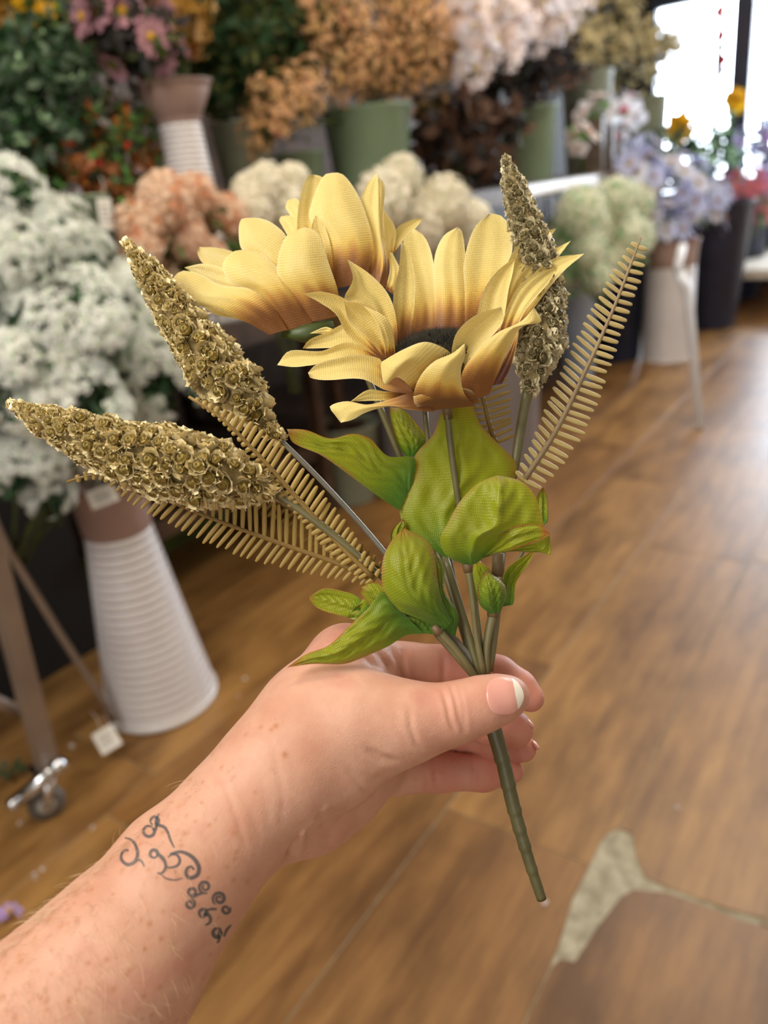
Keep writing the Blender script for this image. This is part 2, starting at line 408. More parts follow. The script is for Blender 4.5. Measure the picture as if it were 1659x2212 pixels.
# paper tags
def tagcard(px, py, t, w_, h_, label, tilt):
    c = W(px, py, t); r = thing('price_tag', c, label, 'tag', 'paper price tags')
    n = (Vector((0, 0, CAMH))-c).normalized(); q = frame(n, tilt, c)
    b = MB(); b.box((-w_/2, -h_/2, -.0006), (w_/2, h_/2, .0006))
    o = b.obj('card', M_paper); o.matrix_basis = q; adopt(o, r)
    b = MB()
    for i in range(4): b.box((-w_*.3, h_*(.22-.15*i)-.0012, .0006), (w_*.3*(1 if i % 2 else .7), h_*(.22-.15*i)+.0012, .0011))
    o = b.obj('print', M_ink); o.matrix_basis = q; adopt(o, r)
    b = MB(); b.tube([q @ Vector((0, h_*.5, 0)), q @ Vector((.004, h_*.5+.02, -.006)), q @ Vector((.0, h_*.5+.045, -.02))], .0007, 5); b.obj('string', M_paper, r)
    return r
tagcard(222, 1072, 1.52, .055, .036, 'white price tag on the collar of the striped floor vase', .15)
tagcard(231, 1597, 1.67, .046, .05, 'white hang tag near the foot of the striped floor vase', .2)
tagcard(228, 462, 1.70, .03, .065, 'narrow white tag on the sage bucket under the red berry bush', -.1)

# ------------------------------------------------------------------ rolling rack post with caster, brace
pt, pb = W(-40, 1110, 1.28), W(103, 1655, 1.545)
rk = thing('rolling_stand', (pb.x, pb.y, 0), 'beige steel rolling stand with caster at the left edge', 'stand')
b = MB(); d = (pb-pt).normalized(); sx = Vector((0, .017, 0)); sy = Vector((.017, 0, 0))
vs = [p+a*sx+c*sy for p in (pt, pb) for a, c in ((-1,-1),(1,-1),(1,1),(-1,1))]
b.add(vs, [(0,1,5,4),(1,2,6,5),(2,3,7,6),(3,0,4,7),(0,3,2,1),(4,5,6,7)], 0, False); b.obj('post', M_post, rk)
b = MB(); b.tube([W(-30, 1090, 1.50), W(20, 1190, 1.56), W(130, 1370, 1.66), W(215, 1500, 1.72), W(245, 1560, 1.74)], .0085, 8); b.obj('brace', M_post, rk)
b = MB(); b.tube([W(-40, 1500, 1.42), W(60, 1545, 1.53)], .012, 8); b.obj('crossbar', M_post, rk)
b = MB(); b.box((pb.x-.03, pb.y-.03, pb.z-.012), (pb.x+.03, pb.y+.03, pb.z+.004)); b.tube([W(25, 1740, 1.50), W(125, 1655, 1.51)], .015, 10); b.ball(W(125, 1655, 1.50), .017); b.ball(W(28, 1738, 1.49), .013); b.obj('caster_plate', M_chrome, rk)
wr = .036; wc = onfloor(100, 1733, wr); ax = Vector((.85, -.45, 0)).normalized()
b = MB()
for s_ in (-1, 1): 
    b.tube([Vector((pb.x, pb.y, pb.z))+ax*.013*s_, wc+ax*.016*s_], [.017, .010], 8)
b.obj('caster_fork', M_chrome, rk)
def disc_tube(mb, c, a, r, hw, mi=0, n=28):
    a = a.normalized(); u = a.orthogonal().normalized(); v = a.cross(u)
    prof = [(.001, -hw), (r*.85, -hw), (r, -hw*.5), (r, hw*.5), (r*.85, hw), (.001, hw)]
    vs = [c+a*z+(u*math.cos(2*PI*k/n)+v*math.sin(2*PI*k/n))*q for q, z in prof for k in range(n)]
    mb.add(vs, [(i*n+k, i*n+(k+1) % n, (i+1)*n+(k+1) % n, (i+1)*n+k) for i in range(len(prof)-1) for k in range(n)], mi)
b = MB(); disc_tube(b, wc, ax, wr, .012); wh = b.obj('wheel', M_rubber, rk)
b = MB(); disc_tube(b, wc, ax, wr*.55, .014); b.obj('hub', M_wheel, wh)
b = MB(); disc_tube(b, wc, ax, wr*.2, .019); b.obj('axle', M_chrome, wh)

# shiny stand leg at right
lg = onfloor(1512, 925)
sl = thing('display_stand', (lg.x, lg.y, 0), 'shiny steel display stand leg in front of the black pail at right', 'stand')
tl = tX(1485, 700, lg.x)
b = MB(); b.tube([W(1475, 528, 3.22), W(1464, 575, 3.23), W(1466, 590, 3.24)], [.016, .018, .020], 10); b.obj('bracket', M_steelw, sl)
b = MB(); b.tube([W(1466, 590, 3.24), W(1484, 622, 3.25), W(1487, 640, 3.26), (lg.x, lg.y, .0)], [.022, .024, .02, .017], 10); b.obj('leg', M_steelw, sl)
# far table and cabinet at the right edge
tp = onfloor(1600, 690)
ft = thing('display_table', (-1.2, 6.6, 0), 'pale topped low display table at the far right edge', 'table')
board(ft, 'table_top', (-1.75, 5.95, .24), (-.6, 7.15, .30), M_wall_l)
for x in (-1.7, -.7):
    for y in (5.95, 7.1): board(ft, 'leg', (x, y, 0), (x+.05, y+.05, .24), M_frame)
b = MB(); b.box((-2.2, 7.25, 0), (-.6, 7.7, .78)); o = b.obj('window_cabinet', M_frame, origin=(-1.4, 7.5, 0)); tag(o, 'dark blue grey cabinet under the shop window', 'cabinet')
cb = onX(1295, 330, -1.50)
cr = thing('wooden_caddy', (-1.5, cb.y, 1.04), 'small wooden caddy with dark sides on the grey shelf edge', 'caddy')
for dy in (-.13, 0.02, .17): board(cr, 'side', (-1.56, cb.y+dy, 1.04), (-1.44, cb.y+dy+.035, 1.26), M_board_l)
board(cr, 'top', (-1.56, cb.y-.13, 1.26), (-1.44, cb.y+.205, 1.29), M_board_l); board(cr, 'panel', (-1.54, cb.y-.09, 1.045), (-1.52, cb.y+.17, 1.26), M_blackpail)
# slatted crate at left rack
cp = onX(250, 195, -1.85)
ck = thing('slatted_crate', (-1.9, cp.y, 1.13), 'grey slatted crate left of the taupe jug collar', 'crate')
for i in range(9): board(ck, 'slat', (-1.85, cp.y-.16+i*.036, 1.14), (-1.84, cp.y-.16+i*.036+.02, cp.z+.04), M_grey)
board(ck, 'rail', (-1.855, cp.y-.17, 1.13), (-1.835, cp.y+.17, 1.16), M_grey); board(ck, 'back', (-2.05, cp.y-.17, 1.13), (-2.03, cp.y+.17, cp.z+.04), M_grey)
om = onfloor(365, 1192); b = MB(); b.box((om.x-.25, om.y-.35, 0), (om.x, om.y+.30, .16)); o = b.obj('olive_storage_box', M_olive, origin=(om.x-.12, om.y, 0)); tag(o, 'olive green box on the floor behind the striped vase', 'box')
# ------------------------------------------------------------------ blossom meshes (unit size, facing +Z)
def petal_tri(mb, ang, r0, r1, wd, lift0, lift1, mi, c=(0, 0, 0), A=None):
    ca, sa = math.cos(ang), math.sin(ang)
    def p(r, s, z): return (r*ca-s*sa, r*sa+s*ca, z)
    rm = r0+(r1-r0)*.6
    vs = [p(r0, 0, lift0), p(rm, -wd, (lift0+lift1)*.55), p(rm, 0, (lift0+lift1)*.42), p(rm, wd, (lift0+lift1)*.55), p(r1*.97, -wd*.45, lift1), p(r1, 0, lift1*1.02), p(r1*.97, wd*.45, lift1)]
    if A is not None: vs = [tuple(A @ Vector(v)) for v in vs]
    mb.add(vs, [(0, 1, 2), (0, 2, 3), (1, 4, 5, 2), (2, 5, 6, 3)], mi)
def m_daisy(n, wd, mats, eye=.22, lift=.15):
    mb = MB()
    for i in range(n): petal_tri(mb, 2*PI*i/n+random.uniform(-.08, .08), .12, random.uniform(.88, 1.03), wd, 0, lift*random.uniform(.5, 1.5), 0)
    mb.ball((0, 0, .05), eye, 1, 10, 5, (1, 1, .6)); return mb.mesh('daisy', mats)
def m_hydrangea(mats, n=46):
    mb = MB(); mb.ball((0, 0, 0), .72, 1, 10, 6)
    for i in range(n):
        z = 1-1.75*(i+.5)/n; a = i*2.39996; r = math.sqrt(max(0, 1-z*z)); d = Vector((r*math.cos(a), r*math.sin(a), z))
        A = frame(d, random.uniform(0, 6), d*random.uniform(.78, .98), random.uniform(.26, .36))
        for k in range(4): petal_tri(mb, k*PI/2+.3, .03, 1, .42, 0, random.uniform(.1, .35), 0 if random.random() < .85 else 2, A=A)
    return mb.mesh('hydrangea_head', mats)
def m_lace(mats, nsub=13, per=9, fr=.12):
    mb = MB()
    for q in range(nsub):                           # a lace flower is an umbel of little umbels on pale green rays
        r = math.sqrt((q+.4)/nsub)*random.uniform(.9, 1.1); a = q*2.39996+random.uniform(-.3, .3)
        c = Vector((r*math.cos(a), r*math.sin(a), .5*(1-r*r)+random.uniform(-.12, .12)))
        mb.tube([(0, 0, -.9), tuple(c*.5+Vector((0, 0, -.35))), tuple(c)], [.03, .022, .018], 4, 1, False)
        nrm = Vector((c.x*.8, c.y*.8, 1)).normalized(); B = frame(nrm, 0, c)
        for k in range(per):
            rr = math.sqrt((k+.3)/per)*.25; th = k*2.4+q
            A = B @ frame(Vector((rr*2*math.cos(th), rr*2*math.sin(th), .8)), th, (rr*math.cos(th), rr*math.sin(th), .10-rr*.5+random.uniform(-.04, .04)), fr*random.uniform(.7, 1.3))
            for z in range(5): petal_tri(mb, z*2*PI/5, .05, random.uniform(.8, 1.25), .26, 0, random.uniform(.0, .7), 0, A=A)
            if k % 3 == 0: petal_tri(mb, th, 0, 1.4, .3, 0, .5, 1, A=A)
    return mb.mesh('lace_umbel', mats)
def m_cluster(mats, n=22, spread=1.0, pr=.3, stem=2, k5=5):
    mb = MB()
    for i in range(n):
        d = Vector((random.gauss(0, .5), random.gauss(0, .5), random.gauss(.15, .45)))
        if d.length > 1.1: d *= 1.1/d.length
        A = frame(d+Vector((0, 0, .5)), random.uniform(0, 6), d*spread, pr*random.uniform(.7, 1.2))
        mi = random.choice([0, 0, 0, 1])
        for k in range(k5): petal_tri(mb, k*2*PI/k5, .05, 1, .36, 0, random.uniform(.1, .5), mi, A=A)
        if i % 2 == 0: mb.tube([(0, 0, -.8), tuple(d)], .02, 4, stem, False)
        if i % 3 == 0:
            A = frame(d, random.uniform(0, 6), d*.7, pr*1.1); petal_tri(mb, 0, 0, 1.3, .3, 0, .2, stem, A=A)
    return mb.mesh('blossom_cluster', mats)
def m_sprig(mats, n=14, wd=.16, ln=.55):
    mb = MB(); mb.tube([(0, 0, -.7), (.05, 0, 0), (.12, .03, .75)], [.03, .025, .012], 5, len(mats)-1)
    for i in range(n):
        z = -.5+1.25*i/n; a = i*2.4
        A = frame(Vector((math.cos(a), math.sin(a), .55)), a, (.08*(z+.5), 0, z), ln*random.uniform(.8, 1.15)*(1-.3*i/n))
        A = Matrix.Translation(A.translation) @ A.to_3x3().to_4x4() @ Matrix.Rotation(-PI/2, 4, 'Y')
        petal_tri(mb, 0, 0, 1.0, wd*2, 0, .15, i % max(1, len(mats)-1), A=A)
    return mb.mesh('leaf_sprig', mats)
def m_berry(mats):
    mb = MB()
    for d in ((0, 0, 0), (.9, .2, .1), (-.3, .8, .3)): mb.ball(d, .55, 0, 8, 6)
    mb.tube([(0, 0, -1.2), (0, 0, 0)], .08, 4, 1, False); return mb.mesh('berry_cluster', mats)

def bush(name, label, cat, lobes, X, kinds, leaf=None, base=None, group=None, stems=6, up=.15, core=None):
    """lobes: (px, py, r_px[, dX]); kinds: (part name, meshes, count per lobe, metres)"""
    C = []
    for lb in lobes:
        x = X+(lb[3] if len(lb) > 3 else 0); c = onX(lb[0], lb[1], x); C.append((c, lb[2]*tX(lb[0], lb[1], x)/FPX))
    mean = sum((c for c, r in C), Vector())/len(C)
    bz = base if base else mean-Vector((0, 0, .3)); bz = Vector(bz)
    root = thing(name, bz, label, cat, group)
    mb = MB()
    for c, r in C:
        for k in range(max(1, stems//len(C))):
            q = c+Vector((random.uniform(-.4, .4), random.uniform(-.4, .4), random.uniform(-.2, .3)))*r
            mb.tube([bz+Vector((random.uniform(-.02, .02), random.uniform(-.02, .02), 0)), (bz+q)/2+Vector((0, 0, r*.15)), q], .0035, 5)
    mb.obj('stems', M_stemg, root)
    tot = sum(r*r for c, r in C)
    for pn, meshes, cnt, size in kinds:
        for c, r in C:
            n = max(1, round(cnt*len(C)*r*r/tot)) if len(C) > 1 else cnt
            for i in range(n):
                z = 1-1.6*(i+.5)/n; a = i*2.39996+random.uniform(-.3, .3); q = math.sqrt(max(0, 1-z*z))
                d = Vector((q*math.cos(a), q*math.sin(a), z))+Vector((random.gauss(0, .2), random.gauss(0, .2), random.gauss(0, .2)))
                d.normalize(); p = c+d*r*random.uniform(.72, 1.0)
                o = inst(pn, random.choice(meshes), root, frame(d+Vector((0, 0, up)), random.uniform(0, 6.28), p, size*random.uniform(.8, 1.2)))
    if leaf:
        ml, cnt, size = leaf; ml = ml if isinstance(ml, list) else [ml]; mb = MB()
        for c, r in C:
            for i in range(int(cnt*r*r/tot)):
                d = Vector((random.gauss(0, 1), random.gauss(0, 1), random.gauss(0, 1))).normalized()
                p = c+d*r*random.uniform(.35, .98)
                d2 = (d+Vector((random.gauss(0, .5), random.gauss(0, .5), random.gauss(0, .5)))).normalized()
                petal_tri(mb, random.uniform(0, 6.28), 0, 1, .26, 0, .2, random.randrange(len(ml)), A=frame(d2, 0, p, size*random.uniform(.7, 1.3)))
        o = mb.obj('leaves', ml, root); o['kind'] = 'stuff'
    return root
LACE = [m_lace([M_lw, M_lg]) for _ in range(4)]
HYC = [m_hydrangea([M_cr, M_gc, M_gc], 60) for _ in range(2)]
HYG = [m_hydrangea([M_gc, M_lg, M_lg], 56) for _ in range(2)]
HYP = [m_hydrangea([M_hyp, M_hyp, M_hyr], 60) for _ in range(2)]
DPK = [m_daisy(13, .17, [M_pk, M_yel]) for _ in range(2)]
DLV = [m_daisy(14, .15, [M_lav, M_ocr]) for _ in range(2)]
DWH = [m_daisy(14, .16, [M_lavw, M_ocr]) for _ in range(2)]
CPE = [m_cluster([M_pe, M_pe2, M_leafo], 30, 1.05, .2) for _ in range(4)]
CCO = [m_cluster([M_cor, M_pe, M_leafo], 7, .6)]
CTA = [m_cluster([M_tan, M_tan, M_leafo], 26, 1.05, .24) for _ in range(2)]
COC = [m_cluster([M_ocr, M_pe2, M_leafo]) for _ in range(2)]
CYE = [m_daisy(6, .4, [M_yfl, M_yel], .25)]
CPU = [m_cluster([M_pur, M_lav, M_leafm], 16, 1, .4) for _ in range(2)]
CMA = [m_cluster([M_mag, M_cor, M_leafm], 16, 1, .4)]
CBL = [m_cluster([M_blush, M_lavw, M_tan], 12, 1, .45) for _ in range(2)]
SPD = [m_sprig([M_leafd, M_leafg, M_stemg]) for _ in range(2)]
SPO = [m_sprig([M_leafo, M_leafd, M_stemg], 18, .09, .6) for _ in range(2)]
SPG = [m_sprig([M_leafg, M_lg, M_stemg], 14, .22, .4) for _ in range(2)]
SPK = [m_sprig([M_leafk, M_leafb, M_leafk], 16, .12, .6) for _ in range(2)]
SPR = [m_sprig([M_org, M_leafm, M_stemg], 14, .18, .5), m_sprig([M_leafm, M_leafo, M_stemg], 14, .18, .5), m_sprig([M_org, M_hyr, M_stemg], 14, .2, .5)]
SPB = [m_sprig([M_leafb, M_leafk, M_leafb], 9, .32, .8) for _ in range(2)]
BER = [m_berry([M_red, M_stemg])]
def at(o, z): l = o.location; return (l.x, l.y, l.z+z)

bush('lace_flower_bunch', 'big white lace flower bunch spilling from the tall striped vase at left', 'flowers',
     [(150, 720, 130), (290, 690, 120, -.05), (330, 800, 110), (150, 880, 110, .03), (40, 830, 110), (200, 610, 60, -.05), (360, 720, 70, -.1)], -1.27,
     [('umbel', LACE, 15, .044)], (M_leafd, 800, .035), (vp.x, vp.y, .50), stems=14, group='white lace flower bunches')
bush('lace_flower_bunch', 'white lace flower bunch with pale green tips, upper left beside the sage bucket', 'flowers',
     [(120, 510, 75), (10, 420, 55), (20, 560, 80), (170, 545, 45)], -1.32, [('umbel', LACE, 12, .040)], (M_leafd, 300, .03), (-1.45, .80, .52), stems=8, group='white lace flower bunches')
bush('lace_flower_bunch', 'shaded low white lace flower bunch at the left edge above the brace', 'flowers',
     [(60, 980, 90), (170, 960, 60), (110, 1060, 40), (270, 910, 55)], -1.32, [('umbel', LACE, 10, .038)], (M_leafd, 420, .035), (-1.50, .72, .45), stems=8, group='white lace flower bunches')
b = MB(); b.ball((0, 0, 0), 1, 0, 8, 5)
bush('pink_daisy_bunch', 'dusty pink daisy bunch in the white striped vase on the rack', 'flowers',
     [(280, 70, 105), (230, 40, 60), (330, 110, 60)], -1.62, [('daisy', DPK, 9, .05)], ([M_leafo, M_leafk], 420, .05), at(V2, .5), stems=8)
bush('leafy_bush', 'dark blue green leafy bush with pale buds at the upper left edge', 'plant',
     [(70, 200, 120), (30, 300, 80), (140, 130, 60)], -1.72, [('sprig', SPD, 18, .07), ('bud_sprig', SPG, 8, .04)], ([M_leafd, M_leafg], 500, .035), (-1.9, 1.05, .82))
bush('yellow_flower_bunch', 'small bright yellow flowers above the blue green bush at top left', 'flowers',
     [(95, 40, 45), (60, 10, 30)], -1.85, [('flower', CYE, 10, .022)], ([M_leafm, M_leafo], 160, .03), (-1.95, 1.2, 1.15))
bush('ochre_bush', 'ochre orange blossom bush in the top left corner', 'plant', [(5, 20, 60)], -2.05, [('blossom', COC, 16, .06)], (M_org, 120, .03), (-2.1, 1.2, 1.15), group='ochre blossom bushes')
bush('ochre_bush', 'ochre blossom spray between pink daisies and dark fern at the top', 'plant', [(375, 40, 55), (400, 75, 30)], -1.72, [('blossom', COC, 9, .05)], (M_org, 120, .03), (-1.8, 1.65, 1.16), group='ochre blossom bushes')
bush('berry_bush', 'mixed green and rust bush with red berries above the sage bucket with tag', 'plant',
     [(190, 340, 110), (270, 300, 80), (100, 400, 80), (290, 400, 70), (60, 330, 50), (40, 420, 60), (150, 420, 60), (240, 430, 60)], -1.72,
     [('sprig', SPR, 17, .048), ('berries', BER, 7, .009), ('pale_flower', DWH, 2, .018)], ([M_org, M_leafo, M_leafm, M_leafd], 700, .03), at(BK[3], .3))
bush('fern_bush', 'large dark olive fern bush at the top between daisies and peach blossoms', 'plant',
     [(500, 90, 140), (590, 60, 110), (450, 190, 70), (560, 190, 90)], -1.85, [('frond', SPO, 18, .10)], ([M_leafo, M_leafd], 900, .045), at(BK[2], .3))
bush('peach_blossom_bush', 'large peach blossom bush in the big sage bucket', 'flowers',
     [(830, 120, 130), (740, 130, 90), (930, 110, 90), (620, 230, 80), (880, 180, 100), (700, 60, 60), (900, 40, 60), (580, 290, 40)], -1.66,
     [('blossom', CPE, 17, .060), ('coral_blossom', CCO, 1, .04)], ([M_leafo, M_pe2], 800, .03), at(BK[0], .27), stems=16)
bush('apricot_hydrangea_bunch', 'apricot hydrangea heads left of the back yellow flower', 'flowers',
     [(330, 470, 75), (420, 470, 70), (280, 560, 60), (460, 530, 70), (370, 570, 70)], -1.36, [('head', HYP, 3, .052)], ([M_leafo, M_leafm], 150, .04), (-1.45, 1.3, .62))
bush('cream_hydrangea_bunch', 'cream hydrangea heads just left of the upright back petals', 'flowers',
     [(560, 440, 55), (620, 430, 50), (530, 480, 40)], -1.36, [('head', HYC, 3, .052)], (M_leafo, 60, .04), (-1.42, 1.55, .60), group='cream hydrangea bunches')
bush('cream_hydrangea_bunch', 'cream hydrangea heads between the two yellow flower heads', 'flowers',
     [(850, 410, 55), (930, 480, 65), (980, 510, 50), (890, 520, 55), (800, 440, 40)], -1.36, [('head', HYC, 2, .075)], (M_leafo, 90, .05), (-1.45, 2.1, .6), group='cream hydrangea bunches')
bush('brown_leaf_bush', 'brown magnolia leaves beside the shelf edge right of the large sage bucket', 'plant',
     [(1010, 320, 80), (1050, 290, 50), (960, 280, 60), (1040, 380, 40)], -1.55, [('sprig', SPB, 7, .09)], (M_leafb, 60, .06), (-1.6, 2.75, 1.05))
bush('dusky_drooping_plant', 'dusky dark drooping plant behind the right gold spike', 'plant',
     [(1110, 150, 100), (1060, 190, 60), (1180, 150, 70)], -1.68, [('sprig', SPK, 20, .10)], (M_leafk, 900, .045), at(BK[4], .28))
bush('blush_blossom_bunch', 'bright blush white hanging blossoms at the top right of the peach bush', 'flowers',
     [(1080, 70, 70), (1000, 60, 50), (1190, 20, 60), (1010, 130, 35), (1160, 60, 50)], -1.5, [('blossom', CBL, 9, .075)], None, (-1.6, 3.5, 1.45))
bush('tan_blossom_bush', 'tan dried blossom bush above the grey green buckets near the window', 'flowers',
     [(1290, 80, 80), (1230, 110, 55), (1370, 120, 80), (1420, 120, 50)], -1.72, [('blossom', CTA, 14, .085)], ([M_tan, M_leafk], 400, .06), at(BK[5], .45))
bush('orchid_stem', 'peach and white orchids in front of the tall grey green bucket', 'flowers',
     [(1285, 250, 40), (1250, 300, 28)], -1.5, [('orchid', [m_daisy(5, .42, [M_blush, M_hyr], .2)], 4, .06)], (M_leafm, 20, .05), (-1.5, cb.y-.25, 1.04), group='orchids on the shelf edge')
bush('orchid_stem', 'lavender and coral orchids right of the peach orchids', 'flowers',
     [(1345, 245, 40), (1325, 285, 28)], -1.5, [('orchid', [m_daisy(5, .42, [M_lavw, M_mag], .28)], 4, .075)], (M_leafm, 20, .05), (-1.5, cb.y+.35, 1.04), group='orchids on the shelf edge')
bush('green_hydrangea_bunch', 'greenish white hydrangea heads right of the right gold spike', 'flowers',
     [(1230, 560, 55), (1290, 470, 60), (1300, 540, 60), (1350, 480, 55), (1230, 480, 50), (1370, 540, 45), (1250, 610, 35)], -1.33, [('head', HYG, 2, .095)], ([M_leafm, M_lg], 200, .06), (-1.2, 3.4, .5))
bush('lavender_daisy_bunch', 'lavender blue daisy bunch over the black pail at right', 'flowers',
     [(1440, 420, 90), (1380, 380, 60), (1500, 470, 70), (1420, 490, 60), (1530, 430, 45), (1390, 330, 35)], -1.3, [('daisy', DLV, 11, .07), ('white_daisy', DWH, 9, .07)], ([M_leafg, M_lav], 350, .07), (-1.3, 4.9, .6), stems=12)
bush('window_plant', 'blue green leafy plant in front of the bright shop window', 'plant',
     [(1470, 340, 60), (1550, 345, 60), (1420, 320, 40)], -1.5, [('sprig', SPG, 10, .13)], ([M_leafg, M_leafd], 300, .08), (-1.5, 6.3, .5))
bush('purple_flower_bunch', 'purple flower bunch at the right edge of the picture', 'flowers',
     [(1650, 300, 40), (1650, 370, 45), (1655, 430, 40)], -1.1, [('blossom', CPU, 8, .07)], (M_leafm, 120, .07), (-1.1, 6.0, .5))
bush('pink_orange_flower_bunch', 'pink and orange flower bunch below the purple flowers at right', 'flowers',
     [(1600, 425, 45), (1620, 460, 40)], -1.15, [('blossom', CMA, 8, .065)], (M_leafm, 60, .07), (-1.1, 5.4, .4))
bush('orange_flower_bunch', 'yellow orange flowers glowing against the shop window', 'flowers',
     [(1585, 218, 14), (1470, 275, 14)], -1.4, [('flower', CYE, 4, .085)], (M_leafm, 12, .05), (-1.4, 6.9, .8))

# crumbs and a fallen petal on the floor
k = 0
CR = [m_cluster([M_lavw, M_paper, M_paper], 3, .5, .6)]
for px, py, s_, lb in ((155, 1615, .008, 'white crumb on the floor left of the hang tag'), (75, 1895, .007, 'white crumb on the floor just above the forearm'), (45, 1780, .006, 'white crumb below the caster wheel at left'),
                       (92, 1880, .005, 'smaller white crumb beside the crumb above the forearm'), (1178, 1952, .006, 'cream crumb on the floor under the stem tip'), (530, 1468, .006, 'white crumb on the floor right of the striped vase'),
                       (515, 1505, .005, 'pale speck on the floor below the crumb right of the striped vase'), (200, 1790, .005, 'pale speck on the floor right of the caster'), (1462, 1747, .005, 'pale speck on the plank right of the concrete patch')):
    p = onfloor(px, py); o = inst('crumb', CR[0], None, frame((0, 0, 1), px, (p.x, p.y, s_*.5), s_)); tag(o, lb, 'crumb', 'crumbs on the floor')
p = onfloor(12, 1990); o = inst('fallen_petal', m_cluster([M_pur, M_pur, M_yel], 6, .8, .6), None, frame((0, 0, 1), 0, (p.x, p.y, .012), .022)); tag(o, 'purple fallen flower petal on the floor at the left edge', 'petal')
p = onfloor(25, 1690); o = inst('fallen_sprig', SPD[0], None, frame((.6, .7, .12), 0, (p.x, p.y, .03), .05)); tag(o, 'green fallen sprig on the floor beside the caster', 'sprig')

oc = W(1552, 20, 6.25); om_ = thing('hanging_ornament', oc, 'string of red and white ornaments hanging in the shop window', 'ornament')
b = MB(); b.tube([W(1552, 0, 6.25), W(1560, 165, 6.25)], .006, 5); b.obj('string', M_red, om_)
for i, (yy, m_) in enumerate(((25, M_red), (52, M_lavw), (78, M_red), (104, M_leafm), (130, M_red), (152, M_lavw))):
    b = MB(); b.ball(W(1553+yy*.05, yy, 6.25), .045 if i % 2 == 0 else .032, 0, 12, 8); b.obj('ornament', m_, om_)

# ------------------------------------------------------------------ the bouquet in the hand
D0 = .310
def crop(ox, oy, s): return lambda pts: [(ox+x/s, oy+y/s) for x, y in pts]
C1 = crop(350, 350, 2.765); C2 = crop(580, 430, 2.37); C5 = crop(580, 850, 2.476)
def cloth_mat(name, stops, extra, tr=.3, weave=.72, rough=.42):
    t = NT(name); t.b.inputs['Roughness'].default_value = rough; t.b.inputs['Specular IOR Level'].default_value = .35
    t.b.inputs['Sheen Weight'].default_value = .25
    at_ = t.n('ShaderNodeVertexColor', layer_name='tone'); sp = t.n('ShaderNodeSeparateColor'); t.l(at_.outputs[0], sp.inputs[0])
    r = t.ramp(sp.outputs[0], stops)
    tc = t.n('ShaderNodeTexCoord'); nz = t.n('ShaderNodeTexNoise', i_Scale=90, i_Detail=3); t.l(tc.outputs['Object'], nz.inputs[0])
    v = t.ramp(nz.outputs[0], [(.3, '#f6f3ee'), (.7, '#ffffff')])
    c = t.mix(1.0, r.outputs[0], v.outputs[0], 'MULTIPLY')
    c = t.mix(sp.outputs[1], c, extra[0]); c = t.mix(sp.outputs[2], c, extra[1])
    uv = t.n('ShaderNodeUVMap', uv_map='mm'); k = 2*PI/(weave*20)
    w1 = t.n('ShaderNodeTexWave', bands_direction='X', i_Scale=k); w2 = t.n('ShaderNodeTexWave', bands_direction='Y', i_Scale=k*.8)
    t.l(uv.outputs[0], w1.inputs[0]); t.l(uv.outputs[0], w2.inputs[0])
    mm = t.n('ShaderNodeMath', operation='MULTIPLY'); t.l(w1.outputs['Fac'], mm.inputs[0]); t.l(w2.outputs['Fac'], mm.inputs[1])
    wv = t.ramp(mm.outputs[0], [(0, '#d8cfbc'), (.55, '#ffffff')]); c = t.mix(.6, c, wv.outputs[0], 'MULTIPLY')
    t.l(c, t.b.inputs['Base Color']); t.bump(mm.outputs[0], .5, .0002); t.translucent(c, tr)
    return t.m
M_petal = cloth_mat('yellow_silk_petal', [(0, '#fee992'), (.45, '#fad973'), (.76, '#d5a04e'), (1, '#966232')], ('#fff4c0', '#5a2a1e'), .20)
M_leaf = cloth_mat('lime_silk_leaf', [(0, '#a0aa1a'), (.5, '#8a9f16'), (1, '#528420')], ('#b0702a', '#cfdc4a'), .28, .72, .32)
M_btn = mat('bouquet_stem_plastic', '#625c38', '#756e48', 60, .42, spec=.6)
M_btn2 = mat('bouquet_handle_plastic', '#4d4a2c', '#5b5735', 60, .42, spec=.6)
M_btng = mat('grey_spike_stem', '#7d7a6c', '#929084', 60, .35, spec=.7)
M_node = mat('brown_stem_node', '#5f4a30', '#75603f', 60, .5)
M_fuzz = mat('dark_olive_fuzz', '#17140b', '#2f2a18', 200, .9)
M_frond = mat('tan_fern_plastic', '#a3853c', '#b89a50', 80, .45, trans=.15)
M_frond_b = mat('brown_fern_plastic', '#8a6a2a', '#a3843c', 80, .45, trans=.12)
M_frond_g = mat('pale_fern_plastic', '#c0a866', '#d2bd82', 80, .45, trans=.2)
M_rach = mat('fern_midrib', '#7d602a', '#8f7238', 60, .5)
M_rach_g = mat('grey_fern_midrib', '#8a7556', '#988462', 60, .5)
def goldmat(name, a, b, metal, rough):
    return mat(name, a, b, 700, rough, metal, bump=.3)
M_gold = goldmat('crumpled_gold_foil', '#efd68f', '#fff6cf', .2, .28)
M_bead = goldmat('dark_gold_bead', '#665526', '#94803f', .65, .16)
M_core = mat('spike_core', '#7a6a3c', '#a8966a', 300, .6, bump=.4)
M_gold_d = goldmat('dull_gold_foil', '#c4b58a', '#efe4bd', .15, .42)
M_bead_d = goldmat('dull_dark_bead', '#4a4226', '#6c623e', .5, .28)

sx_, sy_ = 1050, 1450
bq = thing('flower_bouquet', W(1170, 1940, .297), 'two yellow fabric sunflowers with gold spikes, ferns and green leaves, held in the hand', 'bouquet')

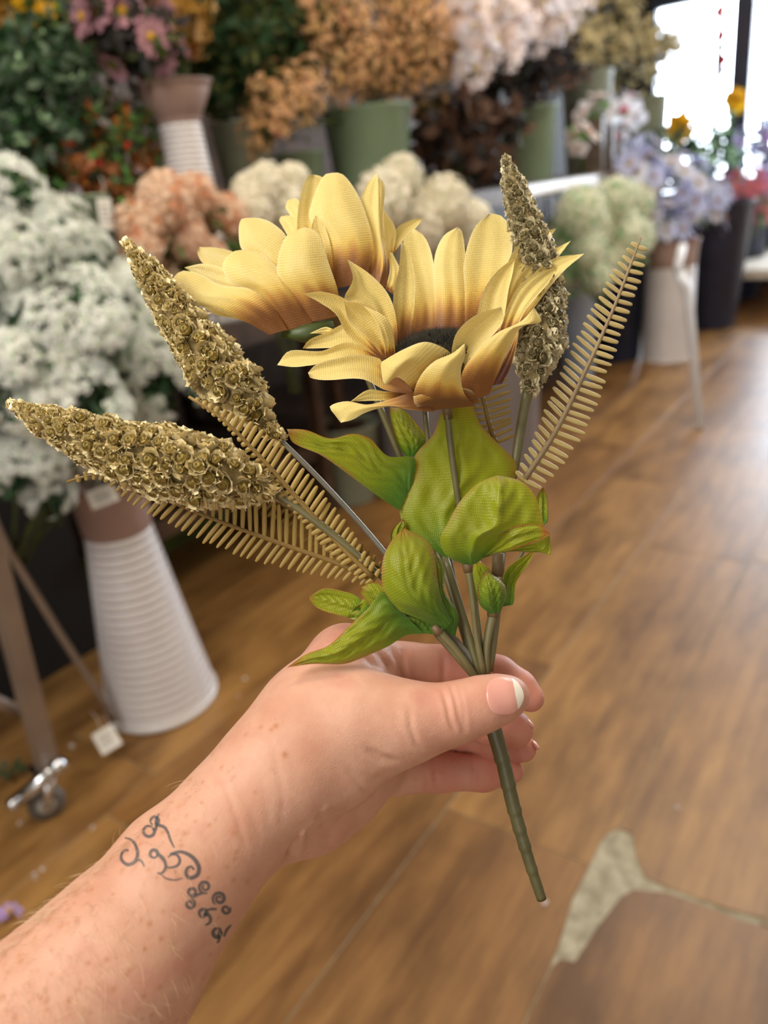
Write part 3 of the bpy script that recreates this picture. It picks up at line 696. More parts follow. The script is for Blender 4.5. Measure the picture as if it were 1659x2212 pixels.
def sheet(name, L, R, d, parent, m, tilt=0.0, cup=0.0, nu=13, nv=24, tone=None, rip=.5, seed=0, veins=0.0, fold=0.0):
    """lofts a sheet of cloth between its two edges; d = depth in mm behind the bouquet's middle from base to tip"""
    rs = np.random.RandomState(seed+len(name)+int(L[0][0]*7) % 999)
    Lp, Rp = catmull(L, nv), catmull(R, nv); v = np.linspace(0, 1, nv); u = np.linspace(0, 1, nu)
    dd = np.interp(v, np.linspace(0, 1, len(d)), d)
    dd = np.convolve(np.pad(dd, 3, 'edge'), np.ones(7)/7, 'valid')
    ph = rs.rand(4)*6.28
    V = []; T = []; UV = []
    for j in range(nv):
        ej = math.sin(PI*min(1, v[j]*.92+.06))
        wmm = np.linalg.norm(Lp[j]-Rp[j])*D0/1.66
        for i in range(nu):
            p = Lp[j]*(1-u[i])+Rp[j]*u[i]
            s = 2*u[i]-1
            z = dd[j]+tilt*s*.5*(.35+.65*ej)+cup*(1-s*s)*ej + fold*(1-min(1, abs(s)*3.2))*ej
            z += rip*.45*math.sin(s*7+ph[0]+v[j]*1.5)*ej*(1-v[j]*.4) + rip*.13*math.sin(s*17+ph[2]+v[j]*2)*ej + rip*.5*math.sin(v[j]*6+ph[1]+s*1.5)*v[j]
            if veins:
                q = v[j]*6.5-abs(s)*2.4; q = q-round(q)
                z += -1.15*veins*math.exp(-(q/.17)**2)*(1-abs(s)**3)*ej - veins*1.3*math.exp(-(s/.05)**2)*ej
            V.append(W(p[0], p[1], D0+z/1000)); UV.append((s*wmm*.5, v[j]*np.linalg.norm(Lp[0]-Lp[-1])*D0/1.66))
            T.append(tone(u[i], v[j], ph) if tone else (0, 0, 0))
    F = [(j*nu+i, j*nu+i+1, (j+1)*nu+i+1, (j+1)*nu+i) for j in range(nv-1) for i in range(nu-1)]
    me = bpy.data.meshes.new(name); me.from_pydata(V, [], F); me.update()
    me.polygons.foreach_set('use_smooth', [True]*len(F)); me.materials.append(m)
    ca = me.color_attributes.new('tone', 'FLOAT_COLOR', 'POINT')
    ca.data.foreach_set('color', np.array([(a, b_, c, 1) for a, b_, c in T], dtype=np.float32).ravel())
    ul = me.uv_layers.new(name='mm'); li = np.zeros(len(me.loops), dtype=np.int32); me.loops.foreach_get('vertex_index', li)
    ul.data.foreach_set('uv', np.array(UV, dtype=np.float32)[li].ravel())
    o = bpy.data.objects.new(name, me); COL.objects.link(o); adopt(o, parent); return o
def ss(a, b, x): x = min(1, max(0, (x-a)/(b-a))); return x*x*(3-2*x)
def ptone(brown, dark=0.0, pale=0.0):
    def f(u, v, ph):
        s = 2*u-1; e = .06*math.sin(s*9+ph[2])
        r = 1-ss(brown*.3, brown*1.15+.12, v+e*.5-.06*(1-abs(s)))
        edge = max(ss(.80, 1, abs(s)), ss(.93, 1, v))*.55*ss(.2, .5, v)
        return (r, max(edge, pale*v), (1-ss(dark*.6, dark, v))*.9 if dark else 0)
    return f
def petal(C, L, R, d, parent, brown=.2, dark=0, cup=0, tilt=0, rip=.7, fold=0, pale=0, nv=24):
    return sheet('petal', C(L), C(R), d, parent, M_petal, tilt, cup, 13, nv, ptone(brown, dark, pale), rip, 0, 0, fold)
def ptube(parent, name, pts, rad, m, n=8, sm=0):
    """pts: (px, py, depth mm)"""
    P = catmull(pts, sm) if sm else np.array(pts, float)
    P = [W(p[0], p[1], D0+p[2]/1000) for p in P]; r = np.interp(np.linspace(0, 1, len(P)), np.linspace(0, 1, len(rad)), rad)/1000
    mb = MB(); mb.tube(P, list(r), n); return mb.obj(name, m, parent)

# back flower head
fb = MB(); c = W(700, 690, D0+.030); ax_ = (W(690, 640, D0+.034)-W(735, 725, D0+.026)).normalized()
fb.tube([c-ax_*.012, c-ax_*.006, c-ax_*.001, c+ax_*.003], [.002, .008, .012, .009], 16)
HB = fb.obj('flower_head', M_node, bq)
P = lambda L, R, d, **k: petal(C1, L, R, d, HB, **k)
P([(1350,620),(1330,450),(1320,280)], [(1380,560),(1395,400),(1320,280)], [34,40,43], brown=.1)
P([(1350,560),(1400,400),(1480,350),(1562,334)], [(1365,570),(1440,470),(1510,400),(1562,334)], [36,40,42], brown=.15, cup=2)
P([(790,520),(720,385),(700,345),(715,322)], [(850,500),(800,345),(760,320),(715,322)], [38,44,48], brown=.1)
P([(840,480),(760,310),(738,270),(752,226)], [(870,400),(835,260),(800,218),(752,226)], [38,46,50], brown=.1)
P([(820,560),(806,370),(830,180),(870,85),(905,75)], [(990,560),(950,330),(975,160),(955,90),(905,75)], [34,40,44], brown=.2, cup=2, tilt=3)
P([(1010,760),(975,450),(880,340),(905,210),(965,80),(1015,64)], [(1215,720),(1262,510),(1215,300),(1150,160),(1075,70),(1015,64)], [27,30,33,36], brown=.32, cup=-4, rip=1.2)
P([(1225,720),(1245,520),(1185,240),(1225,130),(1287,64)], [(1300,760),(1330,560),(1325,350),(1312,160),(1287,64)], [28,32,35], brown=.22, cup=2, tilt=-3)
P([(1290,760),(1320,600),(1295,380),(1288,70)], [(1345,740),(1350,600),(1318,350),(1330,140),(1288,70)], [26,29,34], brown=.25, tilt=4)
P([(1335,760),(1360,640),(1350,540)], [(1395,800),(1425,660),(1375,540)], [28,31,33], brown=.05)
P([(690,800),(580,610),(475,520),(458,410),(470,345),(500,334)], [(800,700),(745,450),(660,365),(580,335),(500,334)], [25,30,34], brown=.18, cup=-3)
P([(930,740),(930,520),(893,400),(918,316)], [(1030,740),(1010,520),(970,380),(918,316)], [24,27,30], brown=.4, cup=2)
P([(560,800),(340,680),(240,600),(210,540),(222,508)], [(640,720),(440,545),(330,512),(222,508)], [28,34,38], brown=.1, cup=2, pale=.3)
P([(520,780),(300,745),(190,665),(133,630)], [(560,720),(390,640),(250,607),(133,630)], [26,30,33], brown=.1, pale=.3)
P([(660,1036),(480,948),(330,914),(248,866)], [(640,900),(480,830),(330,800),(248,866)], [27,30,31], brown=.2)
P([(740,1010),(640,890),(530,770),(400,715),(362,610),(425,535),(500,523)], [(900,960),(810,800),(740,690),(650,590),(580,540),(500,523)], [20,19,22,26], brown=.42, cup=-5, rip=1.0)
P([(880,960),(790,800),(692,680),(695,560),(745,440),(850,388)], [(1060,920),(1055,790),(995,600),(945,450),(905,405),(850,388)], [21,18,19,22], brown=.36, cup=-5, rip=1.0)
P([(640,1032),(500,955),(280,872),(110,828),(60,742),(80,672),(130,648)], [(750,1002),(650,850),(530,758),(350,735),(220,665),(130,648)], [18,16,20,24], brown=.40, cup=-4, rip=1.0)
# calyx of the back flower
b = MB(); b.tube([W(610, 723, D0+.022), W(660, 722, D0+.020), W(720, 705, D0+.022)], [.0015, .004, .003], 8); b.obj('calyx', M_stemg, HB)

# front flower head
b = MB(); c2 = W(924, 757, D0+.003); top = W(908, 690, D0-.004); axd = (top-c2).normalized(); bot = W(962, 872, D0+.002)
b.tube([bot, bot.lerp(c2, .2), bot.lerp(c2, .5), bot.lerp(c2, .75)], [.0035, .009, .014, .010], 20)
HF = b.obj('flower_head', M_node, bq)
b = MB()                                            # fuzzy dark centre
rr = random.Random(3); e1 = (W(1010, 740, D0+.004)-c2).normalized(); e1 = (e1-axd*e1.dot(axd)).normalized(); e2 = axd.cross(e1)
RC = .0182
b.add([c2+e1*RC*q*math.cos(a)+e2*RC*q*math.sin(a)+axd*(.005*(1-q*q)-.001) for q in (1, .7, .4, .05) for a in np.linspace(0, 2*PI, 25)[:-1]],
      [(i*24+k, i*24+(k+1) % 24, (i+1)*24+(k+1) % 24, (i+1)*24+k) for i in range(3) for k in range(24)], 0)
ct = b.obj('flower_centre', M_fuzz, HF)
b = MB()
for i in range(2200):
    q = math.sqrt(rr.random()); a = rr.random()*6.283; p = c2+e1*RC*q*math.cos(a)+e2*RC*q*math.sin(a)+axd*(.005*(1-q*q)-.001)
    dr = (axd+(e1*math.cos(a)+e2*math.sin(a))*q*.6+Vector((rr.gauss(0, .2), rr.gauss(0, .2), rr.gauss(0, .2)))).normalized(); h = rr.uniform(.002, .0038)
    s1 = dr.orthogonal().normalized()*.00022; s2 = dr.cross(s1)
    b.add([p+s1, p-s1*.5+s2, p-s1*.5-s2, p+dr*h], [(0, 1, 3), (1, 2, 3), (2, 0, 3)], 0)
o = b.obj('fuzz', M_fuzz, HF); o['kind'] = 'stuff'
P = lambda L, R, d, **k: petal(C2, L, R, d, HF, **k)
P([(730,760),(735,500),(690,300),(693,210),(742,150)], [(870,740),(865,500),(840,300),(800,195),(742,150)], [20,25,30], brown=.32, dark=.15, cup=2)
P([(850,740),(848,480),(850,300),(895,190),(968,143)], [(1015,730),(1022,480),(1010,300),(990,165),(968,143)], [19,24,28], brown=.38, dark=.16, cup=-2, rip=1.1)
P([(1005,730),(1005,480),(1000,330),(1050,155),(1130,73)], [(1085,700),(1200,440),(1247,270),(1240,150),(1190,85),(1130,73)], [17,21,27], brown=.36, dark=.15, cup=2, rip=1)
P([(640,800),(640,480),(668,350),(680,218)], [(720,720),(746,560),(748,400),(715,260),(680,218)], [12,14,17], brown=.3, dark=.1, tilt=4, cup=1.5)
P([(1150,700),(1205,420),(1250,270),(1340,190),(1475,149)], [(1190,690),(1290,440),(1360,320),(1420,225),(1475,149)], [12,15,20], brown=.2, tilt=3, cup=1.5)
P([(1180,700),(1235,500),(1290,390),(1400,290),(1548,213)], [(1210,700),(1300,520),(1400,395),(1500,275),(1548,213)], [9,12,17], brown=.2, cup=1.5)
P([(1200,720),(1330,420),(1450,308),(1618,279)], [(1260,700),(1410,490),(1510,370),(1618,279)], [7,9,14], brown=.2, cup=2, tilt=-2)
P([(1170,740),(1200,620),(1265,470),(1350,390),(1478,347)], [(1250,720),(1310,580),(1390,480),(1440,420),(1478,347)], [3,4,9], brown=.22, cup=1.5, rip=1)
P([(1060,700),(1075,560),(1100,470),(1170,370),(1262,298)], [(1190,720),(1215,560),(1230,460),(1250,380),(1262,298)], [4,6,10], brown=.15, cup=2.5)
P([(1120,960),(1170,870),(1230,770),(1285,650)], [(1195,945),(1240,860),(1268,760),(1285,650)], [-2,-1,1], brown=1.2, dark=.5)
P([(560,830),(470,560),(388,515),(432,410),(403,308)], [(660,780),(655,620),(615,490),(520,385),(403,308)], [8,4,3], brown=.25, cup=3, tilt=3, fold=-1)
P([(590,830),(500,770),(400,690),(345,590),(262,530),(178,485)], [(610,800),(555,740),(460,600),(392,512),(275,474),(178,485)], [4,0,-3], brown=.15, cup=2.5)
P([(590,815),(500,700),(415,630),(386,524)], [(650,810),(630,680),(565,580),(480,535),(386,524)], [0,-5,-6], brown=.12, cup=3.5, rip=1)
P([(600,815),(585,720),(545,620),(485,545)], [(650,805),(640,700),(605,610),(485,545)], [-3,-8,-9], brown=.08, tilt=3, cup=-1)
P([(520,830),(430,770),(174,765)], [(520,760),(400,642),(300,682),(210,720),(174,765)], [10,12,14], brown=.1, cup=2)
P([(335,700),(290,690),(210,688)], [(330,665),(290,655),(210,688)], [14,15,16], brown=0)
P([(620,900),(400,830),(210,852),(130,860),(44,850)], [(600,800),(480,748),(380,738),(270,778),(105,778),(44,850)], [5,3,2], brown=.15, cup=2.5, tilt=4)
P([(745,1000),(600,978),(480,922),(290,927),(215,915),(202,890)], [(700,900),(590,870),(575,820),(460,798),(330,820),(240,850),(202,890)], [-2,-6,-9], brown=.3, cup=2.5, tilt=6, rip=.9)
P([(760,1000),(720,955),(655,912),(597,950),(575,860),(580,832)], [(960,860),(940,798),(890,758),(800,731),(690,770),(580,832)], [-6,-13,-17,-14], brown=.14, cup=-4, rip=.8)
P([(720,1030),(560,1032),(420,1036)], [(740,985),(600,985),(510,976),(420,1036)], [-3,-4,-6], brown=.45)
P([(850,1090),(720,1078),(620,1062),(500,1092),(430,1130),(370,1145)], [(770,985),(720,993),(600,1032),(500,1052),(400,1035),(314,1062),(345,1112),(370,1145)], [-8,-12,-15,-16], brown=.42, cup=-2, tilt=4)
P([(960,1010),(935,880),(937,780),(965,680),(1060,595),(1192,552)], [(1040,980),(1010,860),(1065,780),(1155,690),(1203,620),(1192,552)], [-3,-9,-13,-14], brown=.1, cup=3, tilt=3)
P([(985,1060),(988,900),(1060,785),(1170,685),(1290,628),(1362,556)], [(1130,1000),(1180,880),(1240,745),(1300,652),(1396,628),(1362,556)], [-3,-12,-16,-18], brown=.42, cup=-3, rip=.8)
P([(790,1085),(742,1020),(775,910),(850,830),(940,790),(1003,740)], [(1060,1060),(1000,990),(985,880),(1008,790),(1006,755),(1003,740)], [-5,-17,-23,-24], brown=.36, cup=-4, rip=.8)
P([(800,1092),(750,1050),(740,1010)], [(1080,1040),(1040,980),(940,960)], [-4,-13,-14], brown=1.3)

# stems
ptube(bq, 'flower_stem', [(966,880,2),(972,950,6),(985,1050,7),(995,1110,8),(1015,1230,2),(1042,1440,-9)], [1.5,1.35,1.35,1.5,1.6], M_btn, 10, 24)
ptube(bq, 'stem_collar', [(964,868,2),(969,905,4)], [2.3,1.9], M_node, 10)
ptube(bq, 'flower_stem', [(755,720,26),(800,830,26),(845,940,24),(900,1080,20),(960,1230,10),(1030,1455,-8)], [1.5,1.4,1.6,1.9], M_btn, 10, 24)
ptube(bq, 'spike_stem', [(1141,840,14),(1128,910,15),(1115,990,14),(1090,1150,8),(1075,1310,-4),(1056,1450,-8)], [2.3,2.2,1.3,1.4,1.6,1.8], M_btn, 10, 24)
ptube(bq, 'spike_stem', [(590,935,6),(700,1045,6),(832,1195,4),(930,1330,0),(1000,1400,-6),(1040,1460,-8)], [1.1,1.1,1.2,1.4], M_btng, 10, 24)
ptube(bq, 'spike_stem', [(585,1060,-10),(640,1095,-10),(750,1180,-8),(830,1252,-6),(925,1350,-8),(1030,1465,-9)], [1.9,1.6,1.1,1.2,1.7], M_btn, 10, 24)
ptube(bq, 'leaf_stem', [(1010,1222,-13),(1020,1290,-13),(1030,1380,-11),(1046,1460,-10)], [1.5,1.2,1.4], M_btn, 10, 12)
ptube(bq, 'leaf_stem', [(962,1205,4),(1000,1330,-3),(1036,1460,-9)], [1.5,1.6,1.8], M_btn, 10, 12)
ptube(bq, 'leaf_stem', [(1066,1320,-8),(1052,1390,-9),(1050,1460,-9)], [1.9,1.6,1.7], M_btn, 10, 12)
ptube(bq, 'leaf_stem', [(947,1362,-13),(990,1410,-12),(1035,1475,-10)], [1.7,1.5,1.7], M_btn, 10, 12)
ptube(bq, 'leaf_stem', [(918,880,16),(923,940,16),(950,1100,14),(990,1300,2)], [1.2,1.2,1.2], M_btn, 8, 12)
ptube(bq, 'leaf_stem', [(1164,1132,14),(1122,1205,7),(1072,1310,-5)], [.7,.9,1.2], M_btn, 8, 10)
for pts, r in (([(1008,1212,-13),(1012,1236,-13)], [2.2,1.8]), ([(936,1352,-13),(950,1368,-13)], [1.3,2.1]), ([(1066,1310,-8),(1064,1332,-8)], [2.6,2.2]), ([(1077,1195,-6),(1074,1245,-6)], [2.5,2.3])):
    ptube(bq, 'stem_node', pts, r, M_node, 10)
hp = catmull([(1043,1482,-9.5),(1058,1545,-10),(1085,1640,-11),(1110,1745,-12),(1140,1850,-13),(1170,1942,-13)], 70)
hr = np.interp(np.linspace(0, 1, 70), [0, .12, .3, .55, .8, 1], [3.1, 3.2, 3.05, 2.75, 2.3, 1.95])
for q in (.34, .46, .58, .67, .75, .86): hr *= 1+.10*np.exp(-((np.linspace(0, 1, 70)-q)/.010)**2)-.07*np.exp(-((np.linspace(0, 1, 70)-q-.025)/.012)**2)
mb = MB(); mb.tube([W(p[0], p[1], D0+p[2]/1000) for p in hp], list(hr/1000), 16); mb.obj('handle', M_btn2, bq)

# leaves
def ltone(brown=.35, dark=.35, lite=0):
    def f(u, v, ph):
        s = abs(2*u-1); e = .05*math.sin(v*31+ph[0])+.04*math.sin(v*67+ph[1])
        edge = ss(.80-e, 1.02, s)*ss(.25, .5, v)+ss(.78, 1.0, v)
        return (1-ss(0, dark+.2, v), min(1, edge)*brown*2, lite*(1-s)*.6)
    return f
def leaf(L, R, d, tilt=0, cup=0, vn=.75, brown=.4, dark=.35, rip=1.5, C=C5, fold=0):
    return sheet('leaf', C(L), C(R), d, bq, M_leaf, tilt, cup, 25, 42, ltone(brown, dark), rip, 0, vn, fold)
leaf([(740,340),(690,270),(655,150),(648,72)], [(800,330),(850,250),(790,160),(720,85),(648,72)], [24,26,28], cup=-3)
leaf([(700,625),(600,560),(450,450),(280,330),(130,262),(98,190)], [(775,470),(780,345),(640,335),(540,240),(450,215),(330,240),(200,195),(98,190)], [10,6,4,4], cup=2, tilt=5, vn=.8, rip=1.2)
leaf([(945,880),(850,810),(740,730),(702,620),(770,450),(785,330),(880,220),(930,90),(1000,-20)], [(960,880),(1060,760),(1170,620),(1312,470),(1322,370),(1220,260),(1130,160),(1080,40),(1000,-20)], [5,10,12,13,14], cup=-3, vn=.8, dark=.25, brown=.3)
leaf([(1440,690),(1425,620),(1440,540),(1470,500)], [(1470,705),(1495,680),(1492,560),(1470,500)], [14,15,16], vn=.2, brown=.5)
leaf([(700,820),(655,790),(662,730),(720,670)], [(760,800),(740,750),(740,700),(720,670)], [6,7,8], vn=.2, brown=.6)
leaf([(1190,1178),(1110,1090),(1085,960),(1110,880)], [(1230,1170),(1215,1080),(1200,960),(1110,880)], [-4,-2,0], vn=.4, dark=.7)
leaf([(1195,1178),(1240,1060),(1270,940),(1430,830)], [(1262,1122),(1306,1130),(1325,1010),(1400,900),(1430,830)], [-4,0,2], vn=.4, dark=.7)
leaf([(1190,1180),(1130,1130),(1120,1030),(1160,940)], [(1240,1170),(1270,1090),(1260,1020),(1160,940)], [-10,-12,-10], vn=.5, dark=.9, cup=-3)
leaf([(1060,920),(955,870),(917,785),(960,690),(1030,570),(1120,480),(1218,438)], [(1110,910),(1190,850),(1330,750),(1465,735),(1445,600),(1405,515),(1335,462),(1218,438)], [-14,-20,-22,-20], cup=-3, vn=.9, dark=.25, brown=.2, fold=-1.5)
leaf([(1120,905),(1220,790),(1290,720),(1440,700),(1508,748)], [(1150,870),(1240,850),(1300,838),(1460,780),(1508,748)], [-16,-24,-26], vn=.3, dark=.1, brown=.8)
leaf([(1150,880),(1300,830),(1420,800),(1505,755)], [(1160,868),(1300,845),(1400,850),(1470,852),(1508,862),(1505,755)], [-15,-20,-22], vn=.3, dark=.1, brown=.1)
leaf([(490,1200),(400,1192),(270,1152),(222,1105),(220,1085)], [(500,1130),(480,1090),(420,1063),(300,1043),(220,1085)], [-8,-7,-6], vn=.4, dark=.1, brown=.3)
leaf([(470,1215),(420,1195),(440,1180)], [(560,1130),(520,1090),(440,1180)], [-9,-8,-7], vn=.1, dark=.1)
leaf([(760,1290),(610,1200),(500,1080),(490,1035)], [(770,1200),(640,1050),(560,1008),(490,1035)], [-12,-14,-14], vn=.5, dark=.3)
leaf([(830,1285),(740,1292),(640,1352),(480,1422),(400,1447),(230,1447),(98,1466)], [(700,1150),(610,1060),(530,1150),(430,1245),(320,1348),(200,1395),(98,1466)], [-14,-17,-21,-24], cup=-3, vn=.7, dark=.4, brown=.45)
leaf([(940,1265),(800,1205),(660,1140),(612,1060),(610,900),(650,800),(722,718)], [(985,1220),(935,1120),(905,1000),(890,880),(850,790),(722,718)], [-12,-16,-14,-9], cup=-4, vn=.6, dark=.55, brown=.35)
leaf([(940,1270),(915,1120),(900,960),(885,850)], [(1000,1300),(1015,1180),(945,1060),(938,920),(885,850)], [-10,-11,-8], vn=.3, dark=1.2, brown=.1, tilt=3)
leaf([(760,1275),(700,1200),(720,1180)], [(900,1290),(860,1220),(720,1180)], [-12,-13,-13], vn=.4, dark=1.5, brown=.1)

# fern fronds: each leaflet is its own little blade
def leaflet_mesh(m):
    mb = MB(); n = 8; vs = []; N = 8
    for i in range(N):
        t = i/(N-1); wd = .5*(.78+.3*math.sin(PI*t**.8))*(1 if t < .7 else .97 if t < .9 else .62)
        for k in range(n):
            a = 2*PI*k/n; vs.append((t, wd*math.cos(a), .45*wd*math.sin(a)))
    mb.add(vs, [(i*n+k, i*n+(k+1) % n, (i+1)*n+(k+1) % n, (i+1)*n+k) for i in range(N-1) for k in range(n)]+[tuple((N-1)*n+k for k in range(n))])
    return mb.mesh('leaflet', m)
def frond(pts, n, ll, lr, m, mr, lean=.25, wpx=8.5, rad=(.5, 1.0), dz=0, lean_r=None, start=.04):
    """pts tip -> base (px, py, depth); ll / lr = leaflet length in px on either side"""
    P = catmull(pts, 200); mb = MB()
    pw = [W(p[0], p[1], D0+p[2]/1000) for p in P[::8]]; mb.tube(pw, list(np.linspace(rad[0], rad[1], len(pw))/1000), 8)
    fr = mb.obj('fern_frond', mr, bq); me = leaflet_mesh(m); view = ROT @ Vector((0, 0, 1))
    for i in range(n):
        k = int((start+(.97-start)*i/(n-1))*199); p = P[k]; tg = P[max(k-3, 0)][:2]-P[min(k+3, 199)][:2]; tg /= np.linalg.norm(tg)
        for sgn, LL, ln in ((1, lr, lean if lean_r is None else lean_r), (-1, ll, lean)):
            L = np.interp(k/199, np.linspace(0, 1, len(LL)), LL)*random.uniform(.94, 1.05)
            if L < 5: continue
            d2 = np.array((-tg[1], tg[0]))*sgn+tg*(ln+random.uniform(-.05, .05)); d2 /= np.linalg.norm(d2)
            a = W(p[0], p[1], D0+p[2]/1000); e = W(p[0]+d2[0]*L, p[1]+d2[1]*L, D0+(p[2]+dz*L/50+random.uniform(-.6, .6))/1000)
            X = e-a; ln_ = X.length; X.normalize(); Z = (view-X*view.dot(X)).normalized(); Y = Z.cross(X)
            wm = wpx*D0/FPX*random.uniform(.9, 1.1)
            M = Matrix.Translation(a) @ Matrix((X*ln_, Y*wm, Z*wm)).transposed().to_4x4()
            inst('leaflet', me, fr, M)
    return fr
# sides: with points running tip -> base, sgn +1 lies to the right of the direction towards the tip
frond([(1384,514,18),(1330,655,18),(1270,790,16),(1200,932,14),(1122,1052,10)], 33, [10,30,42,48,52,50,46,34,22], [16,34,34,40,46,56,58,52,36], M_frond_g, M_rach_g, .30, 10.5, (.5, 1.3), lean_r=.12)
frond([(1035,835,22),(1046,870,22),(1058,920,22),(1072,960,20)], 10, [50,46,42,30], [62,58,52,40], M_frond, M_rach, .1, 8.0, (.9, 1.1), lean_r=.05)
frond([(145,1041,-2),(215,1024,-4),(300,1055,-5),(450,1117,-5),(600,1172,-4),(750,1225,-3),(815,1258,-4)], 40, [6,16,42,52,58,58,50,40,20], [6,16,36,66,84,90,80,60,30], M_frond, M_rach, .35, 9.5, (.5, 1.1))
frond([(408,857,-16),(480,905,-16),(560,985,-14),(650,1085,-11),(735,1178,-8),(822,1262,-8)], 36, [3,8,12,18,26,30,32,30,20], [6,18,40,52,58,54,46,34,20], M_frond, M_rach, .28, 10.5, (.6, 1.2))
frond([(500,1045,2),(600,1085,2),(700,1150,0),(800,1215,-2),(826,1235,-2)], 22, [30,40,46,40,20], [24,30,34,30,16], M_frond_b, M_rach, .3, 8.0, (.5, .9))

# gold spikes built of ruffled beads
def bead_mesh(seed, mf, mbd):
    rs = random.Random(seed); bm = bmesh.new(); bmesh.ops.create_icosphere(bm, subdivisions=2, radius=1)
    mb = MB(); mb.add([v.co*.62+Vector((0, 0, .28)) for v in bm.verts], [tuple(v.index for v in f.verts) for f in bm.faces], 1)
    bm.free(); n = 14
    for ring, (r0, r1, z0, z1, jit) in enumerate(((.35, 1.0, -.5, .25, .25), (.5, .92, -.1, .62, .28), (.45, .62, .3, .80, .2))):
        vs = []
        for k in range(n):
            a = 2*PI*k/n+ring*.2+rs.uniform(-.1, .1); vs.append((r0*math.cos(a), r0*math.sin(a), z0))
        for k in range(n):
            a = 2*PI*(k+.5)/n+rs.uniform(-.15, .15); rr_ = r1*(1+rs.uniform(-jit, jit)); vs.append((rr_*math.cos(a), rr_*math.sin(a), z1+rs.uniform(-jit, jit)))
        mb.add(vs, [(k, (k+1) % n, n+k) for k in range(n)]+[((k+1) % n, n+(k+1) % n, n+k) for k in range(n)], 0, False)
    for k in range(13):
        a = rs.uniform(0, 6.28); r = rs.uniform(.5, 1.0); z = rs.uniform(.1, .75)
        c_ = Vector((r*math.cos(a), r*math.sin(a), z)); q = [Vector((rs.gauss(0, .13), rs.gauss(0, .13), rs.gauss(0, .13))) for _ in range(4)]
        mb.add([c_+x for x in q], [(0, 1, 2), (0, 2, 3), (0, 3, 1), (1, 3, 2)], 0, False)
    return mb.mesh('bead', [mf, mbd])
def spike(pts, rads, beads, bpx, mcore, nind=100, seed=0, top_bead=1.0):
    """pts tip -> base (px, py, depth); rads px"""
    rs = random.Random(seed); P = catmull(pts, 120); R = np.interp(np.linspace(0, 1, 120), np.linspace(0, 1, len(rads)), rads)
    pw = [W(p[0], p[1], D0+p[2]/1000) for p in P]; k_ = D0/FPX
    mb = MB(); mb.tube(pw[::3], list(np.maximum(R[::3]*.72, 2.5)*k_), 12); core = mb.obj('gold_spike', mcore, bq)
    cpos = Vector((0, 0, CAMH)); spots = []; s = 0.0; i = 0; ang = 0
    while s < 119:
        k = int(s); fr_ = (k/119); sz = bpx*(.72+.5*min(1, fr_*1.6))*(1 if fr_ < .9 else .85)
        d = (pw[min(k+2, 119)]-pw[max(k-2, 0)]).normalized(); u = d.orthogonal().normalized(); v = d.cross(u)
        ring = max(3, int(2*PI*max(R[k]*.85, 5)/(sz*.92)))
        for q in range(ring):
            a = 2*PI*q/ring+ang+rs.uniform(-.2, .2); nr = u*math.cos(a)+v*math.sin(a)
            p = pw[k]+nr*(R[k]-sz*.35)*k_*rs.uniform(.9, 1.06)+d*rs.uniform(-.5, .5)*sz*.4*k_
            dirn = (nr-d*.25+Vector((rs.gauss(0, .2), rs.gauss(0, .2), rs.gauss(0, .2)))).normalized()
            spots.append((dirn.dot((cpos-p).normalized()), p, dirn, sz*.56*k_*rs.uniform(.8, 1.2), rs.uniform(0, 6)))
        ang += PI/ring+.2
        seg = (pw[min(k+1, 119)]-pw[max(k-1, 0)]).length/(2 if 0 < k < 119 else 1)
        s += sz*.80*k_/seg
    spots.sort(key=lambda x: -x[0]); rest = MB()
    vis = [q for q in spots if q[0] > 0]; rs.shuffle(vis); ind = set(id(q) for q in sorted(vis, key=lambda x: -x[0]*x[3])[:nind])
    for q in spots:
        M = frame(q[2], q[4], q[1], q[3]); me = rs.choice(beads)
        if id(q) in ind: inst('bead', me, core, M)
        else:
            rest.add([M @ v.co for v in me.vertices], [tuple(f.vertices) for f in me.polygons], 0)
            rest.mi[-len(me.polygons):] = [f.material_index for f in me.polygons]
    o = rest.obj('beads', list(beads[0].materials), core); o['kind'] = 'stuff'
    print('spike beads', len(spots)); return core
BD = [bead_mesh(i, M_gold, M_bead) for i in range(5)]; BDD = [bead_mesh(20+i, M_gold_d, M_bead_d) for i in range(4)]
spike([(26,874,-10),(90,905,-12),(200,950,-14),(300,985,-15),(400,1012,-15),(500,1035,-14),(590,1062,-12)], [6,32,48,60,70,76,74,52,16], BD, 30, M_core, 100, 1)
spike([(274,528,10),(320,590,10),(400,705,9),(460,785,8),(520,855,8),(570,915,7),(610,950,6)], [6,28,40,48,58,66,64,30,10], BD, 31, M_core, 100, 2)
spike([(1093,345,24),(1115,420,23),(1145,510,22),(1166,610,20),(1168,700,18),(1155,790,16),(1142,850,15)], [6,26,34,42,48,52,54,56,40,12], BDD, 27, M_core, 100, 3)

